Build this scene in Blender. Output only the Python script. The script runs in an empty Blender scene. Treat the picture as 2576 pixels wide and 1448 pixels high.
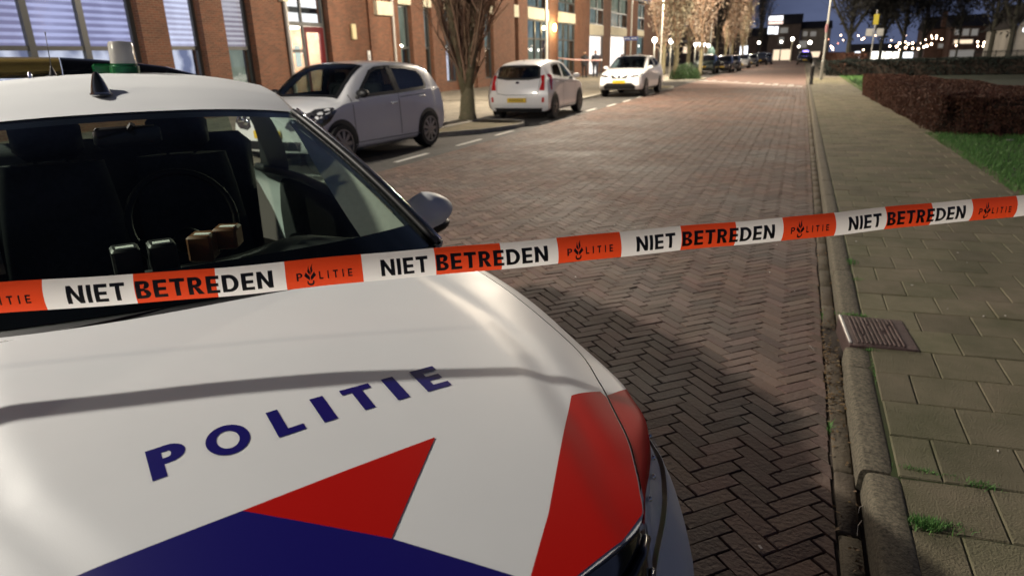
import bpy, bmesh, math, random
import numpy as np
from mathutils import Vector, Matrix

S = bpy.context.scene
COL = S.collection
rnd = random.Random(7)
nrs = np.random.RandomState(5)

# ------------------------------------------------------------------ camera
FPX, PITCH, ROLL, YAW = 1649.27, 0.336725, -0.0245331, 0.403618      # in a 2576 x 1448 frame
PW, PH, CAMH = 2576.0, 1448.0, 1.68
_cy, _sy = math.cos(YAW), math.sin(YAW)
_f = np.array([-_sy*math.cos(PITCH), _cy*math.cos(PITCH), -math.sin(PITCH)])
_r0 = np.array([_cy, _sy, 0.0]); _u0 = np.cross(_r0, _f)
_r = math.cos(ROLL)*_r0 + math.sin(ROLL)*_u0
_u = -math.sin(ROLL)*_r0 + math.cos(ROLL)*_u0
cam_d = bpy.data.cameras.new('camera'); cam = bpy.data.objects.new('camera', cam_d); COL.objects.link(cam)
M = Matrix(((_r[0], _u[0], -_f[0], 0), (_r[1], _u[1], -_f[1], 0), (_r[2], _u[2], -_f[2], CAMH), (0, 0, 0, 1)))
cam.matrix_world = M
cam_d.sensor_width = 36.0; cam_d.lens = 36.0*FPX/PW
cam_d.clip_start = 0.05; cam_d.clip_end = 1500
cam_d.dof.use_dof = True; cam_d.dof.focus_distance = 1.9; cam_d.dof.aperture_fstop = 3.6
S.camera = cam

# ------------------------------------------------------------------ world (dusk sky) and exposure
w = bpy.data.worlds.new('World'); S.world = w; w.use_nodes = True
nt = w.node_tree; nt.nodes.clear()
out = nt.nodes.new('ShaderNodeOutputWorld'); bg = nt.nodes.new('ShaderNodeBackground')
tc = nt.nodes.new('ShaderNodeTexCoord'); mp = nt.nodes.new('ShaderNodeMapping'); mp.inputs['Scale'].default_value = (2.0, 2.0, 5.0)
nz = nt.nodes.new('ShaderNodeTexNoise'); nz.inputs['Scale'].default_value = 1.6; nz.inputs['Detail'].default_value = 5
cr = nt.nodes.new('ShaderNodeValToRGB')
cr.color_ramp.elements[0].position = 0.36; cr.color_ramp.elements[0].color = (0.042, 0.053, 0.098, 1)
cr.color_ramp.elements[1].position = 0.66; cr.color_ramp.elements[1].color = (0.100, 0.122, 0.215, 1)
nt.links.new(tc.outputs['Generated'], mp.inputs[0]); nt.links.new(mp.outputs[0], nz.inputs['Vector'])
nt.links.new(nz.outputs['Fac'], cr.inputs[0]); sxy = nt.nodes.new('ShaderNodeSeparateXYZ'); nt.links.new(tc.outputs['Generated'], sxy.inputs[0])
el = nt.nodes.new('ShaderNodeMapRange'); el.inputs[1].default_value = .05; el.inputs[2].default_value = .75; el.inputs[3].default_value = 1.0; el.inputs[4].default_value = .10
nt.links.new(sxy.outputs['Z'], el.inputs[0])
sc_ = nt.nodes.new('ShaderNodeMath'); sc_.operation = 'MULTIPLY'; sc_.inputs[1].default_value = 1.3; nt.links.new(el.outputs[0], sc_.inputs[0]); nt.links.new(sc_.outputs[0], bg.inputs[1])
nt.links.new(cr.outputs[0], bg.inputs[0]); nt.links.new(bg.outputs[0], out.inputs[0])
S.view_settings.view_transform = 'Standard'; S.view_settings.look = 'None'
S.view_settings.exposure = 0.0; S.view_settings.gamma = 1.0
try:
    S.cycles.max_bounces = 8; S.cycles.transparent_max_bounces = 16; S.cycles.sample_clamp_indirect = 4.0
    S.cycles.caustics_reflective = False; S.cycles.caustics_refractive = False
except Exception: pass

# ------------------------------------------------------------------ pixel -> place (used only to read positions off the photograph)
def ray(x, y):
    d = _f*FPX + _r*(x-PW/2) - _u*(y-PH/2)
    return d/np.linalg.norm(d)
def gnd(x, y, z=0.0):
    d = ray(x, y); t = (z-CAMH)/d[2]; return np.array([d[0]*t, d[1]*t, z])
def onX(x, y, X):
    d = ray(x, y); t = X/d[0]; return np.array([X, d[1]*t, CAMH+d[2]*t])
def onY(x, y, Y):
    d = ray(x, y); t = Y/d[1]; return np.array([d[0]*t, Y, CAMH+d[2]*t])

# ------------------------------------------------------------------ mesh builder
class MB:
    def __init__(s): s.v = []; s.f = []; s.m = []
    def add(s, vs, fs, mi=0):
        o = len(s.v); s.v.extend([tuple(map(float, p)) for p in vs])
        for f in fs: s.f.append(tuple(i+o for i in f)); s.m.append(mi)
        return s
    def box(s, c, d, rz=0.0, mi=0, bev=0.0):
        hx, hy, hz = d[0]/2, d[1]/2, d[2]/2; b = min(bev, hx*.9, hy*.9, hz*.9)
        ca, sa = math.cos(rz), math.sin(rz)
        T = lambda p: (c[0]+p[0]*ca-p[1]*sa, c[1]+p[0]*sa+p[1]*ca, c[2]+p[2])
        if b <= 0:
            vs = [T((x, y, z)) for z in (-hz, hz) for x, y in ((-hx, -hy), (hx, -hy), (hx, hy), (-hx, hy))]
            return s.add(vs, [(3, 2, 1, 0), (4, 5, 6, 7), (0, 1, 5, 4), (1, 2, 6, 5), (2, 3, 7, 6), (3, 0, 4, 7)], mi)
        def ring(z, ix):
            x, y = hx-ix, hy-ix
            q = b if ix == 0 else b*0.5
            return [T(p+(z,)) for p in ((-x+q, -y), (x-q, -y), (x, -y+q), (x, y-q), (x-q, y), (-x+q, y), (-x, y-q), (-x, -y+q))]
        R = [ring(-hz, b), ring(-hz+b, 0), ring(hz-b, 0), ring(hz, b)]
        vs = sum(R, []); fs = []
        for k in range(3):
            for i in range(8): fs.append((k*8+i, k*8+(i+1) % 8, (k+1)*8+(i+1) % 8, (k+1)*8+i))
        fs.append(tuple(range(7, -1, -1))); fs.append(tuple(range(24, 32)))
        return s.add(vs, fs, mi)
    def quad(s, a, b, c, d, mi=0): return s.add([a, b, c, d], [(0, 1, 2, 3)], mi)
    def poly(s, ps, mi=0): return s.add(ps, [tuple(range(len(ps)))], mi)
    def tube(s, pts, rad, n=8, mi=0, cap=True):
        pts = [np.array(p, float) for p in pts]
        rad = rad if hasattr(rad, '__len__') else [rad]*len(pts)
        vs = []; fs = []
        for i, p in enumerate(pts):
            t = pts[min(i+1, len(pts)-1)]-pts[max(i-1, 0)]; t = t/(np.linalg.norm(t)+1e-12)
            a = np.cross(t, (0, 0, 1.0)) if abs(t[2]) < .95 else np.cross(t, (1.0, 0, 0)); a /= np.linalg.norm(a); b = np.cross(t, a)
            for k in range(n):
                an = 2*math.pi*k/n; vs.append(p+rad[i]*(math.cos(an)*a+math.sin(an)*b))
        for i in range(len(pts)-1):
            for k in range(n): fs.append((i*n+k, i*n+(k+1) % n, (i+1)*n+(k+1) % n, (i+1)*n+k))
        if cap: fs.append(tuple(range(n-1, -1, -1))); fs.append(tuple((len(pts)-1)*n+k for k in range(n)))
        return s.add(vs, fs, mi)
    def lathe(s, c, prof, n=16, mi=0, axis='z', cap=True):
        vs = []; fs = []
        for r, z in prof:
            for k in range(n):
                a = 2*math.pi*k/n
                if axis == 'z': vs.append((c[0]+r*math.cos(a), c[1]+r*math.sin(a), c[2]+z))
                elif axis == 'y': vs.append((c[0]+r*math.cos(a), c[1]+z, c[2]+r*math.sin(a)))
                else: vs.append((c[0]+z, c[1]+r*math.cos(a), c[2]+r*math.sin(a)))
        m = len(prof)
        for i in range(m-1):
            for k in range(n): fs.append((i*n+k, i*n+(k+1) % n, (i+1)*n+(k+1) % n, (i+1)*n+k))
        if cap: fs.append(tuple(range(n-1, -1, -1))); fs.append(tuple((m-1)*n+k for k in range(n)))
        return s.add(vs, fs, mi)
    def ell(s, c, r, nu=16, nv=10, mi=0, squash=None):
        prof = []; vs = []; fs = []
        for j in range(1, nv):
            t = math.pi*j/nv
            for k in range(nu):
                a = 2*math.pi*k/nu
                p = np.array([r[0]*math.sin(t)*math.cos(a), r[1]*math.sin(t)*math.sin(a), r[2]*math.cos(t)])
                if squash: p = squash(p)
                vs.append((c[0]+p[0], c[1]+p[1], c[2]+p[2]))
        a_ = len(vs); vs.append((c[0], c[1], c[2]+r[2])); vs.append((c[0], c[1], c[2]-r[2]))
        for j in range(nv-2):
            for k in range(nu): fs.append((j*nu+k, (j+1)*nu+k, (j+1)*nu+(k+1) % nu, j*nu+(k+1) % nu))
        for k in range(nu):
            fs.append((a_, k, (k+1) % nu)); fs.append((a_+1, (nv-2)*nu+(k+1) % nu, (nv-2)*nu+k))
        return s.add(vs, fs, mi)
    def grid(s, P, mi=0, flip=False, closed=False):
        P = np.asarray(P, float); a, b = P.shape[:2]
        fs = []
        for i in range(a-1):
            for j in range(b-1 if not closed else b):
                q = (i*b+j, i*b+(j+1) % b, (i+1)*b+(j+1) % b, (i+1)*b+j)
                fs.append(q[::-1] if flip else q)
        return s.add(P.reshape(-1, 3), fs, mi)
    def build(s, name, mats, parent=None, smooth=False, sharp=None, weld=False):
        me = bpy.data.meshes.new(name); me.from_pydata(s.v, [], s.f)
        if not isinstance(mats, (list, tuple)): mats = [mats]
        for m in mats: me.materials.append(m)
        if len(mats) > 1: me.polygons.foreach_set('material_index', np.array(s.m, dtype=np.int32))
        if weld:
            bm = bmesh.new(); bm.from_mesh(me); bmesh.ops.remove_doubles(bm, verts=bm.verts, dist=1e-4); bm.to_mesh(me); bm.free()
        if smooth:
            me.polygons.foreach_set('use_smooth', np.ones(len(me.polygons), dtype=bool))
            if sharp:
                try: me.set_sharp_from_angle(angle=math.radians(sharp))
                except Exception: pass
        me.update()
        o = bpy.data.objects.new(name, me); COL.objects.link(o)
        if parent is not None: o.parent = parent
        return o

def tag(o, label=None, cat=None, group=None, kind=None):
    if label: o['label'] = label
    if cat: o['category'] = cat
    if group: o['group'] = group
    if kind: o['kind'] = kind
    return o
def empty(name, loc=(0, 0, 0), rz=0.0, label=None, cat=None, group=None, rx=0.0, ry=0.0):
    o = bpy.data.objects.new(name, None); COL.objects.link(o); o.location = loc; o.rotation_euler = (rx, ry, rz)
    o.empty_display_size = .1
    return tag(o, label, cat, group)
def children(o, al): return [c for c in al if c.parent == o]
def copy_tree(o, parent=None):
    c = o.copy(); COL.objects.link(c); c.parent = parent
    for ch in list(o.children): copy_tree(ch, c)
    return c
def lamp_light(name, loc, power, color, radius, parent=None):
    l = bpy.data.lights.new(name, 'POINT'); l.energy = power; l.color = color; l.shadow_soft_size = radius
    o = bpy.data.objects.new(name, l); COL.objects.link(o); o.location = loc
    if parent is not None: o.parent = parent
    return o

# ------------------------------------------------------------------ materials
def srgb(r, g, b):
    f = lambda c: (c/255/12.92) if c/255 <= .04045 else ((c/255+.055)/1.055)**2.4
    return (f(r), f(g), f(b))
def mat(name, col, rough=.6, metal=0.0, spec=.5, var=0.0, vscale=8.0, bump=0.0, bscale=40.0, coat=0.0, col2=None, island=0.0, trans=0.0, rvar=0.0, detail=6.0, coords='Object'):
    m = bpy.data.materials.new(name); m.use_nodes = True; n = m.node_tree; b = n.nodes['Principled BSDF']
    b.inputs['Base Color'].default_value = (*col, 1); b.inputs['Roughness'].default_value = rough; b.inputs['Metallic'].default_value = metal
    b.inputs['Specular IOR Level'].default_value = spec; b.inputs['Coat Weight'].default_value = coat; b.inputs['Coat Roughness'].default_value = .05
    if trans: b.inputs['Transmission Weight'].default_value = trans
    tcn = n.nodes.new('ShaderNodeTexCoord'); cur = None
    if var or col2 is not None:
        no = n.nodes.new('ShaderNodeTexNoise'); no.inputs['Scale'].default_value = vscale; no.inputs['Detail'].default_value = detail; no.inputs['Roughness'].default_value = .65
        n.links.new(tcn.outputs[coords], no.inputs['Vector'])
        mx = n.nodes.new('ShaderNodeMix'); mx.data_type = 'RGBA'
        c2 = col2 if col2 is not None else tuple(c*(1-var) for c in col); c1 = col if col2 is not None else tuple(min(1, c*(1+var)) for c in col)
        mx.inputs[6].default_value = (*c2, 1); mx.inputs[7].default_value = (*c1, 1)
        mr = n.nodes.new('ShaderNodeMapRange'); mr.inputs[1].default_value = .32; mr.inputs[2].default_value = .68
        n.links.new(no.outputs['Fac'], mr.inputs[0]); n.links.new(mr.outputs[0], mx.inputs[0]); cur = mx.outputs[2]
        if rvar:
            mr2 = n.nodes.new('ShaderNodeMapRange'); mr2.inputs[1].default_value = .3; mr2.inputs[2].default_value = .7; mr2.inputs[3].default_value = max(.02, rough-rvar); mr2.inputs[4].default_value = min(1, rough+rvar)
            n.links.new(no.outputs['Fac'], mr2.inputs[0]); n.links.new(mr2.outputs[0], b.inputs['Roughness'])
    if island:
        g = n.nodes.new('ShaderNodeNewGeometry'); hs = n.nodes.new('ShaderNodeHueSaturation')
        mr = n.nodes.new('ShaderNodeMapRange'); mr.inputs[3].default_value = 1-island; mr.inputs[4].default_value = 1+island
        n.links.new(g.outputs['Random Per Island'], mr.inputs[0]); n.links.new(mr.outputs[0], hs.inputs['Value'])
        ml = n.nodes.new('ShaderNodeMath'); ml.operation = 'MULTIPLY'; ml.inputs[1].default_value = 37.7
        fr = n.nodes.new('ShaderNodeMath'); fr.operation = 'FRACT'; n.links.new(g.outputs['Random Per Island'], ml.inputs[0]); n.links.new(ml.outputs[0], fr.inputs[0])
        mr3 = n.nodes.new('ShaderNodeMapRange'); mr3.inputs[3].default_value = .488; mr3.inputs[4].default_value = .512; n.links.new(fr.outputs[0], mr3.inputs[0]); n.links.new(mr3.outputs[0], hs.inputs['Hue'])
        if cur is not None: n.links.new(cur, hs.inputs['Color'])
        else: hs.inputs['Color'].default_value = (*col, 1)
        cur = hs.outputs[0]
    if cur is not None: n.links.new(cur, b.inputs['Base Color'])
    if bump:
        no = n.nodes.new('ShaderNodeTexNoise'); no.inputs['Scale'].default_value = bscale; no.inputs['Detail'].default_value = 5
        n.links.new(tcn.outputs[coords], no.inputs['Vector'])
        bp = n.nodes.new('ShaderNodeBump'); bp.inputs['Strength'].default_value = bump; bp.inputs['Distance'].default_value = .01
        n.links.new(no.outputs['Fac'], bp.inputs['Height']); n.links.new(bp.outputs[0], b.inputs['Normal'])
    return m
def glass(name, tint=(.75, .85, .8), fac=None, rough=.02):
    m = bpy.data.materials.new(name); m.use_nodes = True; n = m.node_tree; n.nodes.clear()
    o = n.nodes.new('ShaderNodeOutputMaterial'); t = n.nodes.new('ShaderNodeBsdfTransparent'); g = n.nodes.new('ShaderNodeBsdfGlossy'); mx = n.nodes.new('ShaderNodeMixShader')
    t.inputs[0].default_value = (*tint, 1); g.inputs['Roughness'].default_value = rough; g.inputs[0].default_value = (.95, .97, 1, 1)
    if fac is None:
        lw = n.nodes.new('ShaderNodeLayerWeight'); lw.inputs['Blend'].default_value = .5; pw = n.nodes.new('ShaderNodeMath'); pw.operation = 'POWER'; pw.inputs[1].default_value = 4.5
        ma = n.nodes.new('ShaderNodeMath'); ma.operation = 'MULTIPLY_ADD'; ma.inputs[1].default_value = .85; ma.inputs[2].default_value = .04
        n.links.new(lw.outputs['Facing'], pw.inputs[0]); n.links.new(pw.outputs[0], ma.inputs[0]); n.links.new(ma.outputs[0], mx.inputs[0])
    else: mx.inputs[0].default_value = fac
    n.links.new(t.outputs[0], mx.inputs[1]); n.links.new(g.outputs[0], mx.inputs[2]); n.links.new(mx.outputs[0], o.inputs[0])
    return m
def emit(name, col, strength=1.0):
    m = bpy.data.materials.new(name); m.use_nodes = True; n = m.node_tree; n.nodes.clear()
    o = n.nodes.new('ShaderNodeOutputMaterial'); e = n.nodes.new('ShaderNodeEmission'); e.inputs[0].default_value = (*col, 1); e.inputs[1].default_value = strength
    n.links.new(e.outputs[0], o.inputs[0]); return m
def brickmat(name, c1, c2, mortar, scale=1.0, bw=.21, bh=.065, ms=.010, rough=.85, axis='YZ', bump=.35, offset=.5, var=.35):
    m = bpy.data.materials.new(name); m.use_nodes = True; n = m.node_tree; b = n.nodes['Principled BSDF']
    tcn = n.nodes.new('ShaderNodeTexCoord'); sx = n.nodes.new('ShaderNodeSeparateXYZ'); cx = n.nodes.new('ShaderNodeCombineXYZ')
    n.links.new(tcn.outputs['Object'], sx.inputs[0])
    if axis == 'YZ':
        ad = n.nodes.new('ShaderNodeMath'); ad.operation = 'ADD'; n.links.new(sx.outputs['X'], ad.inputs[0]); n.links.new(sx.outputs['Y'], ad.inputs[1])
        n.links.new(ad.outputs[0], cx.inputs[0]); n.links.new(sx.outputs['Z'], cx.inputs[1])
    else:
        n.links.new(sx.outputs[axis[0]], cx.inputs[0]); n.links.new(sx.outputs[axis[1]], cx.inputs[1])
    bt = n.nodes.new('ShaderNodeTexBrick'); bt.offset = offset; bt.inputs['Scale'].default_value = scale; bt.inputs['Brick Width'].default_value = bw; bt.inputs['Row Height'].default_value = bh
    bt.inputs['Mortar Size'].default_value = ms; bt.inputs['Mortar Smooth'].default_value = .15; bt.inputs['Color1'].default_value = (*c1, 1); bt.inputs['Color2'].default_value = (*c2, 1); bt.inputs['Mortar'].default_value = (*mortar, 1)
    n.links.new(cx.outputs[0], bt.inputs['Vector'])
    no = n.nodes.new('ShaderNodeTexNoise'); no.inputs['Scale'].default_value = 1.7; no.inputs['Detail'].default_value = 8; n.links.new(tcn.outputs['Object'], no.inputs['Vector'])
    mr = n.nodes.new('ShaderNodeMapRange'); mr.inputs[1].default_value = .3; mr.inputs[2].default_value = .7; mr.inputs[3].default_value = 1-var; mr.inputs[4].default_value = 1+var*.6
    n.links.new(no.outputs['Fac'], mr.inputs[0])
    hs = n.nodes.new('ShaderNodeHueSaturation'); n.links.new(bt.outputs['Color'], hs.inputs['Color']); n.links.new(mr.outputs[0], hs.inputs['Value']); n.links.new(hs.outputs[0], b.inputs['Base Color'])
    b.inputs['Roughness'].default_value = rough
    bp = n.nodes.new('ShaderNodeBump'); bp.invert = True; bp.inputs['Strength'].default_value = bump; bp.inputs['Distance'].default_value = .006
    n.links.new(bt.outputs['Fac'], bp.inputs['Height']); n.links.new(bp.outputs[0], b.inputs['Normal'])
    return m

MT = {}
MT['paint'] = mat('white_paint', (.70, .715, .72), .46, spec=.15, var=.02, vscale=2.0, rvar=.05, bump=.04, bscale=380)
MT['paint2'] = mat('white_car_paint', (.86, .86, .86), .3, coat=.8, var=.03, vscale=1.5)
MT['decal_blue'] = mat('blue_film', (.006, .004, .125), .38, spec=.15)
MT['decal_red'] = mat('red_film', (.44, .007, .005), .45, spec=.04)
MT['black_gloss'] = mat('black_gloss', (.006, .006, .007), .12, coat=.5)
MT['black'] = mat('black_plastic', (.012, .012, .013), .5, var=.3, vscale=60)
MT['rubber'] = mat('tyre_rubber', (.018, .018, .018), .8, bump=.3, bscale=90)
MT['chrome'] = mat('chrome', (.75, .76, .78), .12, metal=1.0)
MT['alloy'] = mat('alloy', (.32, .32, .33), .35, metal=.9)
MT['dark_alloy'] = mat('dark_alloy', (.06, .06, .065), .35, metal=.7)
MT['interior'] = mat('interior_fabric', (.020, .020, .021), .7, spec=.25, var=.3, vscale=30)
MT['dash'] = mat('dash_plastic', (.022, .025, .025), .6, bump=.2, bscale=300)
MT['trim'] = mat('pale_trim', (.72, .74, .67), .8, var=.06, vscale=40)
MT['wglass'] = glass('windscreen_glass', (.82, .90, .83))
MT['sglass'] = glass('side_glass', (.55, .66, .60))
MT['dglass'] = glass('tinted_glass', (.06, .07, .08), .12, .03)
MT['cglass'] = glass('car_glass', (.45, .52, .50))
MT['lens'] = glass('lamp_lens', (.85, .88, .92), .35, .06)
MT['redlens'] = mat('red_lens', (.55, .012, .010), .15, coat=.8)
MT['plate'] = mat('yellow_plate', (.75, .50, .03), .4)
MT['ink'] = mat('black_ink', (.012, .011, .012), .5)
MT['steel'] = mat('galvanised_steel', (.42, .42, .40), .5, metal=.4, var=.15, vscale=5)
MT['dark_metal'] = mat('dark_grey_metal', (.045, .047, .05), .45, metal=.2)
MT['concrete'] = mat('concrete', (.36, .34, .29), .9, var=.2, vscale=6, bump=.2, bscale=60)
MT['cream'] = mat('cream_panel', (.62, .57, .42), .75, var=.1, vscale=3)
# ------------------------------------------------------------------ lights of the street (each inside its own street lamp)
WARM = (1.0, .85, .66)
MT['lampglow'] = emit('lamp_glow', (1.0, .88, .70), 60.0)
MT['pole'] = mat('lamp_pole_paint', (.40, .40, .36), .5, var=.12, vscale=4)
def street_lamp(x, y, hgt, label, power, arm=1.2, ang=0.0, rad=.13, color=WARM):
    t = empty('street_lamp', (x, y, .1), ang, label, 'street lamp', 'street lamps along the road')
    mb = MB(); mb.tube([(0, 0, 0), (0, 0, 1.0)], [.085, .085], 12); mb.tube([(0, 0, 1.0), (0, 0, 1.06), (0, 0, hgt-.5), (arm*.15, 0, hgt-.15), (arm*.45, 0, hgt), (arm, 0, hgt+.05)], [.085, .06, .045, .04, .035, .03], 12)
    mb.build('pole', MT['pole'], t, True, 40)
    hd = MB(); hd.ell((arm+.28, 0, hgt+.06), (.38, .15, .09), 16, 8); hd.build('lamp_head', MT['dark_metal'], t, True)
    ln = MB(); ln.ell((arm+.28, 0, hgt-.005), (.27, .12, .05), 14, 6); ln.build('lens', MT['lampglow'], t, True)
    if power: lamp_light('lamp_light', (arm+.28, 0, hgt-.32), power, color, rad, t)
    return t
KEY = 4000
street_lamp(-9.9, .55, 6.15, 'tall lamp post on the left pavement beside the police car', KEY, .6, color=(1.0, .93, .82))
street_lamp(-8.9, 24.7, 6.4, 'tall lamp post at the kerb behind the small white hatchback seen from behind', 7400, .8)
street_lamp(-9.4, 50.2, 6.5, 'tall lamp post on the pavement past the white crossover', 7400, .8)
street_lamp(-9.1, 76.3, 6.6, 'lit lamp head highest of the row over the far parked cars', 3600, .4)
street_lamp(-9.1, 98.3, 6.5, 'lit lamp head second in the row above the far trees', 3000, .4)
street_lamp(-9.1, 126.6, 6.4, 'lit lamp head third in the row above the far trees', 2500, .4)
street_lamp(-9.1, 163.4, 6.0, 'small lit lamp head at the far end beside the lit shop house', 1500, .4)
street_lamp(1.12, 43.0, 6.6, 'tall slim lamp post beside the right pavement with a pink sticker', 4800, .35, math.pi)
street_lamp(-11.2, -7.0, 6.2, 'added unseen lamp post on the left pavement behind the viewer', 1050, .6)  # unseen lamp, added to light the tape and the inner pillar trim

# ------------------------------------------------------------------ ground, road, pavements
MT['soil'] = mat('dark_soil', (.045, .038, .028), .95, var=.4, vscale=3, bump=.5, bscale=30)
MT['joint'] = mat('mossy_joint', (.046, .038, .022), 1.0, var=.4, col2=(.040, .066, .014), vscale=2.9)
MT['roadjoint'] = mat('road_joint', (.060, .046, .035), 1.0, var=.4, vscale=4)
MT['brickpave'] = mat('clinker_paver', (.165, .094, .070), .80, var=.3, vscale=.7, col2=(.098, .077, .066), bump=.5, bscale=55, island=.33, rvar=.1, detail=9)
MT['roadfar'] = brickmat('far_clinker', (.24, .145, .115), (.18, .115, .095), (.06, .05, .04), bw=.215, bh=.0717, ms=.006, axis='XY', bump=.2, var=.2)
MT['lane'] = brickmat('parking_clinker', (.085, .080, .074), (.062, .058, .054), (.025, .024, .022), bw=.215, bh=.11, ms=.008, axis='XY', bump=.3)
MT['leftpave'] = brickmat('left_tiles', (.27, .24, .19), (.21, .19, .15), (.09, .085, .06), bw=.3, bh=.3, ms=.008, axis='YX', bump=.3)
MT['tile'] = mat('concrete_tile', (.215, .182, .118), .88, var=.30, vscale=2.6, col2=(.118, .112, .058), bump=.75, bscale=150, island=.15, detail=12)
MT['kerb'] = mat('worn_kerb', (.23, .195, .135), .92, var=.3, vscale=75, col2=(.045, .041, .028), bump=.35, bscale=160, detail=8)
MT['gutter'] = mat('gutter_stone', (.125, .100, .068), .9, var=.3, vscale=4, bump=.5, bscale=70, island=.18)
MT['white_line'] = mat('worn_road_paint', (.62, .61, .57), .8, var=.18, vscale=14)

def sheet(name, pts, z, m, kind='structure'):
    mb = MB(); mb.poly([(p[0], p[1], z) for p in pts]); o = mb.build(name, m); return tag(o, kind=kind)
sheet('ground', [(-400, -60), (400, -60), (400, 700), (-400, 700)], -.035, MT['soil'])

# herringbone road, laid brick by brick where single bricks can be seen
def clip(poly, ax, lim, keep_less):
    o = []
    for i in range(len(poly)):
        a, b = poly[i], poly[(i+1) % len(poly)]
        ia = (a[ax] <= lim) == keep_less; ib = (b[ax] <= lim) == keep_less
        if ia: o.append(a)
        if ia != ib:
            t = (lim-a[ax])/(b[ax]-a[ax]); o.append((a[0]+t*(b[0]-a[0]), a[1]+t*(b[1]-a[1])))
    return o
XL, XR, Y0, Y1 = -6.10, .303, -1.6, 36.0
Wb, nL = .0733, 3
def pave_road():
    mb = MB(); c45 = math.cos(math.pi/4); R = int(45/Wb)
    gap = .0028
    for iy in range(-R, R):
        for ix in range(-R, R):
            d = (ix-iy) % (2*nL)
            if d == 0: x0, y0, x1, y1 = ix, iy, ix+nL, iy+1
            elif d == 2*nL-1: x0, y0, x1, y1 = ix, iy, ix+1, iy+nL
            else: continue
            cx, cy = (x0+x1)/2*Wb, (y0+y1)/2*Wb
            X = (cx-cy)*c45-3.0; Y = (cx+cy)*c45+16.0
            if X < XL-.12 or X > XR+.12 or Y < Y0 or Y > Y1: continue
            j = [rnd.uniform(-.0016, .0016) for _ in range(4)]
            q = [(x0*Wb+gap+j[0], y0*Wb+gap+j[1]), (x1*Wb-gap+j[2], y0*Wb+gap+j[1]), (x1*Wb-gap+j[2], y1*Wb-gap+j[3]), (x0*Wb+gap+j[0], y1*Wb-gap+j[3])]
            ou = [((a-b)*c45-3.0, (a+b)*c45+16.0) for a, b in q]
            if X > XR-.13: ou = clip(ou, 0, XR+rnd.uniform(-.008, .002), True)
            if X < XL+.13: ou = clip(ou, 0, XL, False)
            if len(ou) < 3: continue
            mx_ = sum(p[0] for p in ou)/len(ou); my_ = sum(p[1] for p in ou)/len(ou)
            z = rnd.uniform(-.002, .0015)+.0035*(math.sin(1.9*X+.7*Y)*math.sin(1.3*Y-.4*X)+.5*math.sin(3.7*Y+2.1*X)-.8); tx, ty = rnd.gauss(0, .012), rnd.gauss(0, .012)
            n = len(ou); near = Y < 9
            inn = []
            for p in ou:
                dx, dy = mx_-p[0], my_-p[1]; l = math.hypot(dx, dy)+1e-9; k = min(.0045/l, .3)
                inn.append((p[0]+dx*k, p[1]+dy*k))
            vs = [(p[0], p[1], z+tx*(p[0]-mx_)+ty*(p[1]-my_)) for p in inn]+[(p[0], p[1], z-.0045+tx*(p[0]-mx_)+ty*(p[1]-my_)) for p in ou]
            fs = [tuple(range(n))]+[(n+i, n+(i+1) % n, (i+1) % n, i) for i in range(n)]
            if near:
                vs += [(p[0], p[1], -.02) for p in ou]; fs += [(2*n+i, 2*n+(i+1) % n, n+(i+1) % n, n+i) for i in range(n)]
            mb.add(vs, fs)
    tag(mb.build('road', MT['brickpave']), kind='structure')
pave_road()
sheet('road_bed', [(XL, -3), (.44, -3), (.44, 36), (XL, 36)], -.0135, MT['roadjoint'])
sheet('far_road', [(XL, 36), (.44, 36), (.44, 260), (XL, 260)], -.002, MT['roadfar'])
sheet('parking_lane', [(-8.07, -12), (XL, -12), (XL, 160), (-8.07, 160)], -.004, MT['lane'])
# gutter of long bricks against the kerb
mb = MB(); y = -1.5
while y < 45:
    L = .42 if y < 12 else 1.2
    if not (3.80 < y < 4.0): mb.box((.349, y+L/2, -.012+rnd.uniform(-.003, .001)), (.074, L-.012, .03), 0, 0, .006)
    y += L
tag(mb.build('gutter', MT['gutter'], None, True, 45), kind='structure')
# kerb: metre-long worn stones with rounded top edge
mb = MB()
kz = .100
def kerb_stone(y0, y1, dx=0.0, dz=0.0, seed=0):
    rr = random.Random(seed); n = max(3, int((y1-y0)/.05)); P = []
    for i in range(n+1):
        t = i/n; y = y0+.006+(y1-y0-.012)*t; e = .007*max(0, 1-min(t, 1-t)*n/1.2)
        w_ = [rr.uniform(-.0003, .0003) for _ in range(6)]
        P.append([(.392+dx+w_[0], y, -.03), (.395+dx+w_[0], y, .060), (.399+dx+w_[1], y, .082+dz-e*.4+w_[2]), (.407+dx+w_[1], y, .096+dz-e*.7+w_[2]), (.420+dx, y, kz+.001+dz-e+w_[3]), (.47+dx, y, kz+.002+dz-e+w_[4]), (.507+dx, y, kz+dz-e+w_[5]), (.517+dx, y, kz-.008+dz-e), (.518+dx, y, -.03)])
    b0 = len(mb.v); mb.grid(P, flip=False); k = 9
    mb.add([P[0][j] for j in range(k)], [tuple(range(k-1, -1, -1))]); mb.add([P[-1][j] for j in range(k)], [tuple(range(k))])
for i, (a, b, dx, dz) in enumerate([(-1.4, -.4, 0, 0), (-.4, .6, .004, 0), (.6, 1.6, .01, .002), (1.6, 2.585, .012, .003), (2.60, 3.60, -.004, -.002), (3.60, 3.868, .002, -.004)]): kerb_stone(a, b, dx, dz, i)
y = 4.356; i = 20
while y < 44: kerb_stone(y, y+1.0, rnd.uniform(-.003, .003), rnd.uniform(-.002, .002), i); y += 1.0; i += 1
tag(mb.build('kerb', MT['kerb'], None, True, 50), kind='structure')
mb = MB(); mb.box((.455, 102, .03), (.125, 116, .14), 0, 0, .02); tag(mb.build('far_kerb', MT['kerb']), kind='structure')
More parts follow.
